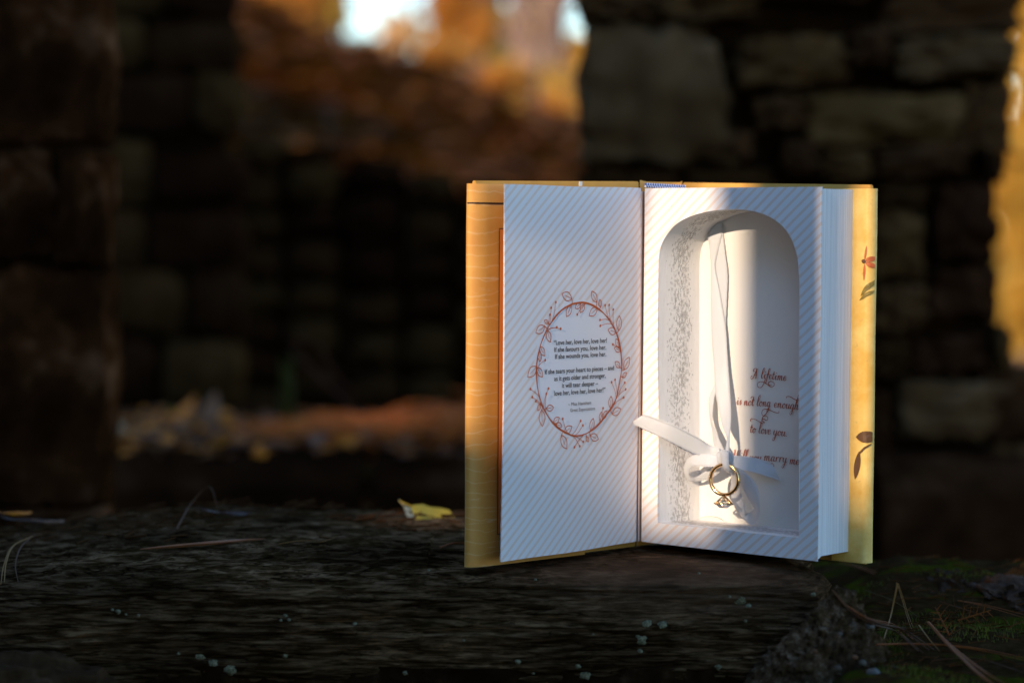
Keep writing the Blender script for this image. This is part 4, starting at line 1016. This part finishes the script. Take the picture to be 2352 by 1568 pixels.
swash([(1716, 605), (1720, 582), (1760, 582), (1810, 612), (1850, 628), (1882, 628)], gs); swash([(1846, 660), (1856, 600), (1870, 560), (1884, 545)], gs)
script_word("to", 1255, 1330, 1030, 1036, 58, gs); script_word("love", 1362, 1518, 1040, 1056, 60, gs); script_word("you.", 1548, 1728, 1062, 1082, 60, gs)
swash([(1388, 920), (1420, 860), (1470, 880), (1480, 840), (1450, 820), (1418, 838), (1412, 880), (1440, 905), (1395, 905), (1330, 870), (1280, 858), (1264, 880), (1272, 892)], gs)
script_word("Will", 1042, 1222, 1378, 1384, 62, gs); script_word("you", 1246, 1408, 1384, 1392, 60, gs); script_word("marry", 1432, 1722, 1380, 1408, 60, gs); script_word("me", 1752, 1876, 1425, 1436, 60, gs)
swash([(1540, 1465), (1560, 1450), (1545, 1420), (1520, 1422)], gs)
part("script_print", *merge(*gs), ink_b, bkp, F=FR)
# ---- gutter crease strip
gm = paper_mat("gutter_paper", True, tint=(.55, .42, .34))
gx = [(0.0798, 1.4672), (0.0806, 1.4682), (0.0798, 1.4700), (.0785, 1.4690)]
gu = [OR_ + Vector((0, 0, 0))]
pL = FL @ Vector((PW - .0014, 0, -.0006)); pR = FR @ Vector((0.0004, 0, -.0012)); mid_ = (pL + pR) / 2 + Vector((.0003, .004, 0))
V = []; 
for z in (0.0003, PH - .0018): V += [Vector((p.x, p.y, z + .005)) for p in (pL, pL.lerp(mid_, .6), mid_, pR.lerp(mid_, .6), pR)]
part("gutter", V, [(i, i + 1, i + 6, i + 5) for i in range(4)], gm, book)

# ---- boards, spine, jacket
BLo = Vector((-.0225, 1.386, 0)); BLi = Vector((.0775, 1.4815, 0)); BRi = Vector((.1045, 1.5000, 0)); BRo = Vector((.2085, 1.4065, 0))
FBL = frame(BLo, BLi - BLo, Vector((0, 0, 1))); FBR = frame(BRi, BRo - BRi, Vector((0, 0, 1)))
wl_, wr_ = (BLi - BLo).length, (BRo - BRi).length
BH = .2222
M = NM("gold_jacket_paper", .38, .5); v_ = M.mapping(); X, Y, Z = M.xyz(v_)[:3]
mot = M.noise(v_, 45, 5, .6); cc = M.mix(mot, (.64, .25, .04), (.84, .43, .10))
wob = M.noise(v_, 25, 3); ll = M.math('FRACT', M.math('DIVIDE', M.math('ADD', Y, M.math('MULTIPLY', wob, .016)), .0072)); ls = M.ramp(M.math('ABSOLUTE', M.math('SUBTRACT', ll, .5)), [(.42, 0.), (.49, .28)])
cc = M.mix(ls, cc, (.88, .70, .42))
sc_ = M.noise(M.mapping((8, 120, 1), rot=(0, 0, .5)), 3, 4, .7); cc = M.mix(M.ramp(sc_, [(.62, 0.), (.72, .55)]), cc, (.90, .76, .50))
M.col(cc); M.bump(mot, .1, .001); M.translucent((.8, .4, .1), .12); jl = M.m
M = NM("cream_gold_jacket_paper", .38, .5); v_ = M.mapping(); mot = M.noise(v_, 60, 6, .65); m2 = M.noise(v_, 260, 4, .6)
cc = M.mix(M.ramp(mot, [(.35, 0.), (.65, 1.)]), (.78, .42, .07), (.90, .60, .18)); cc = M.mix(M.ramp(m2, [(.62, 0.), (.75, .5)]), cc, (.50, .30, .08)); M.col(cc); jr = M.m
edge_m = flat_mat("jacket_turn_in", (.60, .30, .055), .5, .4, nscale=60)
board_m = flat_mat("board_lining", (.58, .30, .06), .7, .3, nscale=120)
orange_m = flat_mat("orange_print", (.80, .26, .05), .4, .4, nscale=60, namt=.1); brown_ink = flat_mat("brown_line_print", (.20, .06, .02), .5, .3); slit_black = flat_mat("slit_shade_black", (.012, .008, .006), .5, .3)
def bevelbox(x0, x1, y0, y1, z0, z1, b=.0006):
    me = bmesh.new(); bmesh.ops.create_cube(me, size=1)
    for v in me.verts: v.co = Vector(((x0 + x1) / 2 + v.co.x * (x1 - x0), (y0 + y1) / 2 + v.co.y * (y1 - y0), (z0 + z1) / 2 + v.co.z * (z1 - z0)))
    bmesh.ops.bevel(me, geom=list(me.edges), offset=b, segments=2, affect='EDGES')
    me.verts.ensure_lookup_table(); V = [v.co.copy() for v in me.verts]; Fc = [tuple(v.index for v in f.verts) for f in me.faces]; me.free(); return V, Fc
v, f = bevelbox(.0015, wl_, .0003, BH, -.0034, -.0004); part("front_cover", [(p.x, p.y + (.0022 * p.x / wl_ if p.y > .1 else 0), p.z) for p in v], f, board_m, book, F=FBL)
v, f = bevelbox(0, wr_ - .0012, .0003, BH - .0003, -.0034, -.0004); part("back_cover", [(p.x, p.y + (.0024 * (1 - p.x / wr_) if p.y > .1 else 0), p.z) for p in v], f, board_m, book, F=FBR)
# spine: gently curved sheet
V = []; ns = 12
for j, z in enumerate((.0006, .0600, .12, .18, .2222)):
    for i in range(ns + 1):
        t = i / ns; p = BLi.lerp(BRi, t) + Vector((.35, .55, 0)) * (.016 * math.sin(t * math.pi) * .9); V.append((p.x, p.y, z + ((.0008 * (abs(t - .5) > .44) + .0022) if j == 4 else 0)))
V2_ = [(x + .0004, y + .0012, z) for x, y, z in V]; n1 = len(V); Fc = []
for j in range(4):
    for i in range(ns): a = j * (ns + 1) + i; Fc += [(a, a + 1, a + ns + 2, a + ns + 1), (n1 + a, n1 + a + ns + 1, n1 + a + ns + 2, n1 + a + 1)]
for i in range(ns): a = 4 * (ns + 1) + i; Fc.append((a, a + 1, n1 + a + 1, n1 + a)); Fc.append((i, n1 + i, n1 + i + 1, i + 1))
part("spine", V + V2_, Fc, edge_m, book, smooth=False)
# blue and white headband
hbm = [flat_mat("blue_thread", (.02, .09, .35), .5, .4), flat_mat("white_thread", (.75, .78, .85), .5, .4)]
for zt in (PH + .0052 + .0016,):
    a = Vector((.0800, 1.4740, zt)); b = Vector((.1060, 1.4955, zt - .0008)); fmh = []
    V, Fc = [], []
    for i in range(34):
        t0, t1 = i / 34, (i + 1.15) / 34; p0, p1 = a.lerp(b, t0), a.lerp(b, t1)
        for k2, dz in enumerate((.0008, -.0006)):
            g2 = tube([p0 + Vector((0, 0, dz)), (p0 + p1) / 2 + Vector((.0003, -.0004, dz + .0003)), p1 + Vector((0, 0, dz + (.0005 if k2 else -.0005)))], [.0004, .00085, .0004], 5)
            o = len(V); V += g2[0]; Fc += [tuple(q + o for q in f) for f in g2[1]]; fmh += [(i + k2) % 2] * len(g2[1])
    o = mesh("headband", V, Fc, mats=hbm, fm=fmh, smooth=True); adopt(o, book)
# jacket flaps: sheet rolling round the fore-edge of each board
def flap(sign, wdt, z0, z1, F, mat, name, r=.0040, off=.0012, outer_len=.09):
    P = []
    for i in range(8): P.append((.001 + outer_len * (1 - i / 7) + .0, -.0040 - .0006))
    for i in range(1, 6):
        an = math.pi / 2 * i / 5; P.append((.001 - r * math.sin(an), -.0020 - .0026 * math.cos(an)))
    A_ = r + .008 if sign > 0 else r + .001
    for i in range(1, 13):
        an = math.pi / 2 * i / 12; P.append((.001 - r + A_ * (1 - math.cos(an)), -.0020 + .0054 * math.sin(an)))
    u0_ = P[-1][0]
    for i in range(1, 9): P.append((u0_ + (wdt - u0_) * i / 8, .0034 + off * (i / 8)))
    V, Fc = [], []; nz = 10
    for th in (0, 1):
        for j in range(nz + 1):
            z = z0 + (z1 - z0) * j / nz
            for (u, n) in P: V.append(((u if sign > 0 else wr_ - u), z + .0004 * math.sin(j * 1.2 + u * 60) * 0, n + th * .00025 + .0002 * math.sin(z * 60 + u * 80)))
    K = len(P); N = K * (nz + 1)
    for j in range(nz):
        for i in range(K - 1):
            a = j * K + i; Fc += [(a, a + 1, a + K + 1, a + K), (N + a, N + a + K, N + a + K + 1, N + a + 1)]
    for i in range(K - 1): Fc += [(i, N + i, N + i + 1, i + 1), (nz * K + i, nz * K + i + 1, N + nz * K + i + 1, N + nz * K + i)]
    for j in range(nz): a = j * K + K - 1; Fc.append((a, a + K, N + a + K, N + a))
    o = part(name, V, Fc, mat, book, F=F, smooth=True); PM[o.name] = F.copy(); return o
jf = flap(1, .088, .0002, .2205, FBL, jl, "jacket_flap"); jf['label'] = "gold jacket flap with orange frame and pale scratches"
jb = flap(-1, .022, .0014, .2196, FBR, jr, "jacket_flap", r=.0030, off=.0004); jb['label'] = "cream gold jacket flap with flower and leaf prints"
def decal(pts, F, n, mat, parent, name):
    P = [(a, b, n + i * 0) for i, (a, b) in enumerate(pts)]; return part(name, P, [tuple(range(len(P)))], mat, parent, F=F)
def fl(x, y, n=.0026): return onp(x, y, FBL, n)
# dark line painted for the shade in a slit, and orange frame, left flap
nF = .0040
a = fl(1087, 466, nF); b = fl(1166, 468, nF)
zline = a[1]
def strip_on(u0, u1, z0, z1, nn, mat, parent, name, F, seg=14):
    V = []; 
    for i in range(seg + 1):
        u = u0 + (u1 - u0) * i / seg
        for z in (z0, z1): V.append((u - .0006 * max(0, min(1, (.006 - u) / .008)), z, nn(u)))
    return part(name, V, [(2 * i, 2 * i + 2, 2 * i + 3, 2 * i + 1) for i in range(seg)], mat, parent, F=F)
def fn(u):
    if u > .009: return .0034 + .0012 * (u - .009) / .079 + .0007
    s = min(1, (.009 - u) / .012); return -.0020 + math.sqrt(max(0, 1 - s * s)) * .0054 + .0006
strip_on(-.0030, .07, zline - .0005, zline + .0004, fn, slit_black, jf, "dark_line", FBL, 24)
ua = fl(1144, 700, .004)[0]; z0_, z1_ = fl(1150, 1226, .003)[1], fl(1150, 524, .003)[1]
strip_on(ua, ua + .05, z0_, z1_, lambda u: fn(u) + .0002, brown_ink, jf, "frame_outline", FBL)
strip_on(ua + .0006, ua + .049, z0_ + .0007, z1_ - .0007, lambda u: fn(u) + .0004, orange_m, jf, "orange_panel", FBL)
# little white tab on the left board's head
u_, z_ = onp(1332, 424, FBL, .004)
part("paper_tab", *boxg(u_ - .0011, u_ + .0013, z_ - .004, BH + .0010, .0042, .0047), white_card, book, F=FBL)
# prints on the right flap
fr_red = flat_mat("red_flower_print", (.55, .12, .03), .45, .4, nscale=300, namt=.4); fr_ol = flat_mat("olive_leaf_print", (.22, .15, .025), .45, .4, nscale=300, namt=.5); fr_br = flat_mat("brown_leaf_print", (.13, .055, .018), .45, .4, nscale=300, namt=.6)
def rp(x, y, n=.0030): return onp(x, y, FBR, n)
def fnr(u):
    d = wr_ - u
    if d > .002: return .0034 + .0004 * (d - .002) / .02 + .0007
    s = min(1, (.002 - d) / .004); return -.0020 + math.sqrt(max(0, 1 - s * s)) * .0054 + .0006
def petal(b, t, w, mat, lift_=0.0, name="flower_print"):
    b = Vector((*rp(*b), 0)); t = Vector((*rp(*t), 0)); d = t - b; a = Vector((-d.y, d.x, 0)).normalized() * w; V, Fc = [], []
    for i in range(9):
        s = i / 8; c = b + d * s; ww = math.sin(math.pi * s) ** .8
        for q in (-1, -.33, .33, 1):
            p = c + a * ww * q; V.append((min(p.x, wr_ + .0021) + .0004 * (p.x > wr_), p.y, fnr(min(p.x, wr_ + .0019)) + lift_))
    for i in range(8):
        for q in range(3): k = i * 4 + q; Fc.append((k, k + 1, k + 5, k + 4))
    part(name, V, Fc, mat, jb, F=FBR)
petal((1988, 598), (1992, 564), .0006, fr_red); petal((1988, 605), (1986, 645), .0007, fr_red, .00002); petal((1990, 600), (2004, 590), .0014, fr_red, .00004); petal((1990, 602), (2004, 615), .0013, fr_red, .00006); petal((1981, 598), (1991, 602), .0013, fr_br, .00008)
petal((1979, 680), (2004, 642), .0012, fr_ol, .0, "leaf_print"); petal((1976, 690), (2004, 665), .0010, fr_ol, .00002, "leaf_print")
petal((1968, 1003), (2010, 1003), .0034, fr_br, .0, "leaf_print"); petal((1966, 1100), (1976, 1035), .0020, fr_br, .00002, "leaf_print"); petal((2001, 1120), (2003, 1030), .0022, fr_br, .00004, "leaf_print"); petal((1972, 1045), (1996, 1018), .0006, fr_br, .00006, "leaf_print")

# ================================================================== RIBBON
M = NM("white_satin", .38, .5); v_ = M.mapping((1, 1, 1), "UV"); X, Y, Z = M.xyz(v_)[:3]
wv = M.n("ShaderNodeTexWave"); wv.inputs["Scale"].default_value = 1.0; wv.wave_type = 'BANDS'; wv.bands_direction = 'DIAGONAL'
mp = M.mapping((26, 340, 1), "UV"); M.L(mp, wv.inputs["Vector"])
M.col((.68, .685, .71)); M.b.inputs["Sheen Weight"].default_value = .35; M.b.inputs["Anisotropic"].default_value = .5
M.bump(wv.outputs["Fac"], .25, .0002)
ed = M.ramp(M.math('ABSOLUTE', M.math('SUBTRACT', X, .5)), [(.38, 0.), (.42, 1.)]); st_ = M.math('FRACT', M.math('MULTIPLY', Y, 900)); M.bump(M.math('MULTIPLY', ed, st_), .7, .0004)
M.translucent((.9, .87, .83), .22); satin = M.m
rib = tag(empty("satin_ribbon", FR @ Vector((.07, .1, -.02))), "white satin ribbon tied in a bow and hanging inside the arched box", "ribbon"); 
Z4 = lambda x, y: ((2450 + x / 2.6133) / 1.7415, (1600 + y / 2.6133) / 1.7415)
Z6 = lambda x, y: ((2700 + x / 2.4125) / 1.7415, (850 + y / 2.4125) / 1.7415)
def strip3(secs, zf, name, k=7, cup=.0004, th=.00022):
    """secs: (edge1 xy, edge2 xy, n1, n2) photo places of both selvages and their distance from the page plane"""
    A, B = [], []
    for e1, e2, n1, n2 in secs:
        A.append(Vector((*onp(*zf(*e1), FR, n1), n1))); B.append(Vector((*onp(*zf(*e2), FR, n2), n2)))
    A = crom(A, k); B = crom(B, k); V, UV, Fc = [], [], []; n = len(A); L = 0; m = 9
    for i in range(n):
        if i: L += ((A[i] + B[i]) / 2 - (A[i - 1] + B[i - 1]) / 2).length
        T = (A[min(i + 1, n - 1)] + B[min(i + 1, n - 1)] - A[max(i - 1, 0)] - B[max(i - 1, 0)]).normalized(); wv_ = (B[i] - A[i]); nn = wv_.cross(T); nn = nn.normalized() if nn.length > 1e-9 else Vector((0, 0, 1)); nn = -nn if nn.z < 0 else nn
        pic = .00016 * (1 if (i % 2) else -1)
        for j in range(m):
            s = j / (m - 1); p = A[i].lerp(B[i], s) + nn * cup * (1 - (2 * s - 1) ** 2)
            if j in (0, m - 1): p += (wv_.normalized() if wv_.length > 0 else Vector()) * pic * (1 if j else -1)
            V.append(p); UV.append((s, L))
    for i in range(n):
        for j in range(m):
            T = (A[min(i + 1, n - 1)] - A[max(i - 1, 0)]); w_ = B[i] - A[i]; nn = w_.cross(T); nn = nn.normalized() if nn.length > 1e-9 else Vector((0, 0, 1)); nn = -nn if nn.z < 0 else nn
            V.append(V[i * m + j] - nn * th); UV.append(UV[i * m + j])
    N = n * m
    for i in range(n - 1):
        for j in range(m - 1): a = i * m + j; Fc += [(a, a + 1, a + m + 1, a + m), (N + a, N + a + m, N + a + m + 1, N + a + 1)]
    Fc += [(j, N + j, N + j + 1, j + 1) for j in range(m - 1)] + [((n - 1) * m + j, (n - 1) * m + j + 1, N + (n - 1) * m + j + 1, N + (n - 1) * m + j) for j in range(m - 1)]
    return part(name, V, Fc, satin, rib, F=FR, smooth=True, uvs=UV)
# convert everything to 4096-pixel places
def c6(x, y): return (2700 + x / 2.4125, 850 + y / 2.4125)
def c5(x, y): return (2600 + x / 3.1354, 1400 + y / 3.1354)
Z0 = lambda x, y: (x / 1.7415, y / 1.7415)
fr = [(c6(408, 100), c6(448, 92), -.0306, -.0306), (c6(322, 215), c6(456, 178), -.0301, -.0303), (c6(330, 320), c6(410, 380), -.0299, -.0298), (c6(344, 480), c6(385, 520), -.0298, -.0296), (c6(346, 700), c6(422, 720), -.0297, -.0294), (c6(346, 900), c6(452, 890), -.0296, -.0291), (c6(350, 1150), c6(488, 1120), -.0292, -.0286), (c5(782, 20), c5(965, 0), -.0288, -.0281), (c5(802, 230), c5(982, 260), -.0280, -.0274), (c5(808, 440), c5(998, 460), -.0268, -.0262), (c5(840, 650), c5(1010, 650), -.0252, -.0248), (c5(882, 850), c5(1015, 850), -.0228, -.0226), (c5(915, 980), c5(1006, 1010), -.0206, -.0205), (c5(962, 1090), c5(1000, 1180), -.0186, -.0186), (c5(945, 1240), c5(985, 1300), -.0170, -.0165)]
strip3(fr, Z0, "strand", cup=.00025)
bk = [(c6(412, 92), c6(452, 88), -.0310, -.0310), (c6(340, 240), c6(464, 210), -.0308, -.0308), (c6(350, 400), c6(484, 400), -.0306, -.0301), (c6(360, 600), c6(506, 600), -.0305, -.0298), (c6(380, 850), c6(498, 850), -.0304, -.0298), (c6(400, 1150), c6(486, 1150), -.0302, -.0297), (c5(850, 150), c5(940, 150), -.0300, -.0296), (c5(815, 400), c5(880, 400), -.0295, -.0287), (c5(738, 600), c5(812, 560), -.0285, -.0275), (c5(738, 760), c5(786, 760), -.0277, -.0255), (c5(752, 900), c5(782, 900), -.0266, -.0235), (c5(778, 1010), c5(822, 1010), -.0252, -.0220), (c5(788, 1110), c5(852, 1090), -.0235, -.0205), (c5(806, 1200), c5(895, 1180), -.0215, -.0190), (c5(880, 1290), c5(940, 1270), -.0190, -.0180)]
strip3(bk, Z0, "strand", cup=.0001)
# left tail, crossing out over the page and gutter
strip3([((1150, 600), (1110, 500), -.0172, -.0165), ((1040, 600), (1020, 470), -.0160, -.0150), ((870, 562), (900, 393), -.0100, -.0085), ((600, 432), (660, 268), .0010, .0022), ((440, 352), (500, 206), .0045, .0055), ((330, 303), (420, 176), .0052, .0062), ((250, 268), (370, 160), .0062, .0066), ((165, 255), (325, 148), .0078, .0068)], Z4, "tail", cup=.0003)
# left loop
strip3([((1150, 585), (1150, 680), -.0165, -.0160), ((1090, 572), (1080, 690), -.0140, -.0120), ((980, 558), (990, 695), -.0120, -.0100), ((860, 568), (868, 688), -.0120, -.0105), ((790, 605), (822, 704), -.0132, -.0125), ((750, 680), (806, 735), -.0155, -.0150), ((752, 770), (804, 780), -.0185, -.0175), ((800, 840), (835, 808), -.0215, -.0200), ((860, 852), (880, 800), -.0235, -.0215), ((950, 838), (940, 762), -.0240, -.0215), ((1040, 812), (1010, 715), -.0230, -.0205), ((1140, 730), (1110, 650), -.0200, -.0190)], Z4, "loop", cup=.0003)
# right tail
strip3([((1150, 600), (1160, 665), -.0165, -.0165), ((1215, 575), (1220, 680), -.0175, -.0165), ((1320, 580), (1335, 722), -.0215, -.0195), ((1440, 592), (1460, 748), -.0262, -.0240), ((1560, 622), (1590, 790), -.0290, -.0272), ((1640, 655), (1690, 822), -.0302, -.0290), ((1690, 700), (1760, 846), -.0306, -.0298)], Z4, "tail", cup=.0003)
# lower right loop
_o = [(1250, 730), (1236, 850), (1240, 1000), (1262, 1090), (1335, 1200), (1420, 1288), (1495, 1282), (1530, 1200), (1534, 1080), (1528, 980), (1500, 880), (1420, 785), (1320, 705)]
_i = [(1300, 780), (1325, 900), (1358, 1020), (1380, 1100), (1396, 1182), (1430, 1172), (1462, 1152), (1478, 1128), (1440, 1070), (1400, 1000), (1350, 905), (1290, 815), (1230, 740)]
_n = [(-.0195, -.0190), (-.0215, -.0205), (-.0235, -.0215), (-.0245, -.0220), (-.0250, -.0232), (-.0235, -.0262), (-.0205, -.0255), (-.0180, -.0225), (-.0160, -.0195), (-.0150, -.0180), (-.0150, -.0175), (-.0160, -.0180), (-.0175, -.0185)]
strip3([(o_, i_, a_, b_) for o_, i_, (a_, b_) in zip(_o, _i, _n)], Z4, "loop", cup=.0003)
# knot strap through the ring
strip3([((1110, 560), (1215, 560), -.0185, -.0180), ((1112, 535), (1212, 535), -.0150, -.0145), ((1122, 560), (1212, 565), -.0128, -.0125), ((1130, 620), (1212, 625), -.0120, -.0118), ((1142, 680), (1218, 680), -.0112, -.0110), ((1160, 715), (1232, 725), -.0118, -.0118), ((1200, 735), (1238, 752), -.0140, -.0138), ((1190, 700), (1235, 710), -.0175, -.0175)], Z4, "knot", cup=.0010)
v, f = rock_geo((.0135, .0085, .009), 901, n=8, ex=.9, amp=.12); o = mesh("knot", v, f, satin, smooth=True); kp = onp(*Z4(1165, 605), FR, -.0165); o.matrix_basis = FR @ Matrix.Translation((kp[0], kp[1], -.0172)) @ Matrix.Rotation(R(90), 4, 'X') @ Matrix.Scale(.72, 4, (1, 0, 0)); adopt(o, rib)

# ================================================================== RING
gold = NM("polished_gold", .16, .5); gold.b.inputs["Metallic"].default_value = 1; gold.col((1.0, .62, .28)); gold = gold.m
dia = NM("diamond", .0, .5); dia.b.inputs["Transmission Weight"].default_value = 1.0; dia.b.inputs["IOR"].default_value = 2.2; dia.col((1, .98, .96)); dia = dia.m
rc = onp(*Z4(1170, 828), FR, -.0115); RC = FR @ Vector((rc[0], rc[1], -.0115))
ax = (CAM - RC); ax.z = 0; ax.normalize(); ax = Matrix.Rotation(R(-23), 3, 'Z') @ ax; ax = (ax + Vector((0, 0, .06))).normalized()
RX = Vector((0, 0, 1)).cross(ax).normalized(); RYv = ax.cross(RX)
FG = Matrix(((RX.x, RYv.x, ax.x, RC.x), (RX.y, RYv.y, ax.y, RC.y), (RX.z, RYv.z, ax.z, RC.z), (0, 0, 0, 1)))
ring = tag(empty("engagement_ring", FG), "gold engagement ring with stone studded band tied to the ribbon", "ring")
ro, ri, rwid = .00985, .0081, .0026
V, Fc = [], []; K = 96; prf = [(ri, -.8), (ri - .0001, 0), (ri, .8), (ri + .0003, 1), (ro - .0004, 1), (ro, .75), (ro - .00015, 0), (ro, -.75), (ro - .0004, -1), (ri + .0003, -1)]
for i in range(K):
    an = 2 * math.pi * i / K
    for r_, h in prf: V.append((math.cos(an) * r_, math.sin(an) * r_, h * rwid / 2))
m = len(prf)
for i in range(K):
    for j in range(m): Fc.append((i * m + j, ((i + 1) % K) * m + j, ((i + 1) % K) * m + (j + 1) % m, i * m + (j + 1) % m))
part("band", V, Fc, gold, ring, F=FG, smooth=True)
def gem(r, h1, h2, k=8):
    V = [(0, 0, -h2)] + [(r * math.cos(6.2832 * i / k), r * math.sin(6.2832 * i / k), 0) for i in range(k)] + [(.58 * r * math.cos(6.2832 * (i + .5) / k), .58 * r * math.sin(6.2832 * (i + .5) / k), h1) for i in range(k)]
    Fc = [(0, 1 + (i + 1) % k, 1 + i) for i in range(k)] + [(1 + i, 1 + (i + 1) % k, 1 + k + i) for i in range(k)] + [(1 + (i + 1) % k, 1 + k + (i + 1) % k, 1 + k + i) for i in range(k)] + [tuple(1 + k + i for i in range(k))]
    return V, Fc
gme = bpy.data.meshes.new("accent_stone"); gv_, gf_ = gem(.00052, .00022, .0004, 6); gme.from_pydata(gv_, [], gf_); gme.materials.append(dia)
def setgem(p, nrm, parent=None):
    o = bpy.data.objects.new("accent_stone", gme); C.objects.link(o); q = Vector(nrm).to_track_quat('Z', 'Y').to_matrix().to_4x4()
    o.matrix_basis = FG @ Matrix.Translation(p) @ q; adopt(o, parent or ring)
bd = []
for i in range(34):
    an = R(-90 + (i + 1 if i % 2 == 0 else -i) * 3.6 * 1.35)
    if abs((math.degrees(an) + 90)) > 125 or abs(math.degrees(an) + 90) < 12: continue
    d = Vector((math.cos(an), math.sin(an), 0)); setgem(d * (ro + .00012), d)
    for h in (-1, 1):
        for da in (-.035, .035):
            dd = Vector((math.cos(an + da), math.sin(an + da), 0)); g2 = rock_geo((.00042,) * 3, 1, n=2, ex=1, amp=0); bd.append(([Vector(q) + dd * (ro + .00005) + Vector((0, 0, h * .00078)) for q in g2[0]], g2[1]))
part("claws", *merge(*bd), gold, ring, F=FG, smooth=True)['kind'] = 'stuff'
# head: basket, halo, centre stone pointing down
HC = Vector((0, -ro - .0044, 0)); gs = []
for k in range(6):
    an = 2 * math.pi * k / 6 + .3; e = HC + Vector((math.cos(an) * .0050, .0002, math.sin(an) * .0050)); gs.append(tube([Vector((0, -ro + .0003, 0)), Vector((math.cos(an) * .0024, -ro - .0016, math.sin(an) * .0024)), e, e + Vector((0, -.0012, 0))], [.0006, .00045, .00045, .0005], 6))
hal = [HC + Vector((math.cos(6.2832 * k / 28) * .0053, .0, math.sin(6.2832 * k / 28) * .0053)) for k in range(29)]
gs.append(tube(hal, .00045, 6)); gs.append(tube([p * 1 + (Vector((HC.x, HC.y, HC.z)) - p) * .42 + Vector((0, .0016, 0)) for p in hal], .0003, 5))
hd = part("setting", *merge(*gs), gold, ring, F=FG, smooth=True); PM[hd.name] = FG.copy()
for k in range(20):
    an = 2 * math.pi * k / 20; d = Vector((math.cos(an), 0, math.sin(an))); setgem(HC + d * .0058 + Vector((0, -.0002, 0)), (d + Vector((0, -.5, 0))).normalized(), hd)
v, f = gem(.0047, .0018, .0026, 12); o = mesh("centre_stone", v, f, dia); o.matrix_basis = FG @ Matrix.Translation(HC + Vector((0, -.0008, 0))) @ Vector((0, -1, 0)).to_track_quat('Z', 'Y').to_matrix().to_4x4(); adopt(o, ring)

# stray hair on the cavity floor
hp = [FR @ Vector((*onp(*Z4(x, y), FR, nn), nn)) for x, y, nn in ((918, 1232, -.029), (960, 1218, -.028), (1040, 1215, -.027), (1110, 1228, -.026), (1160, 1258, -.024))]
v, f = tube(crom(hp, 5), .00012, 4); tag(mesh("stray_hair", v, f, ndl["brown"]), "fine brown hair curving on the floor of the box", "hair")
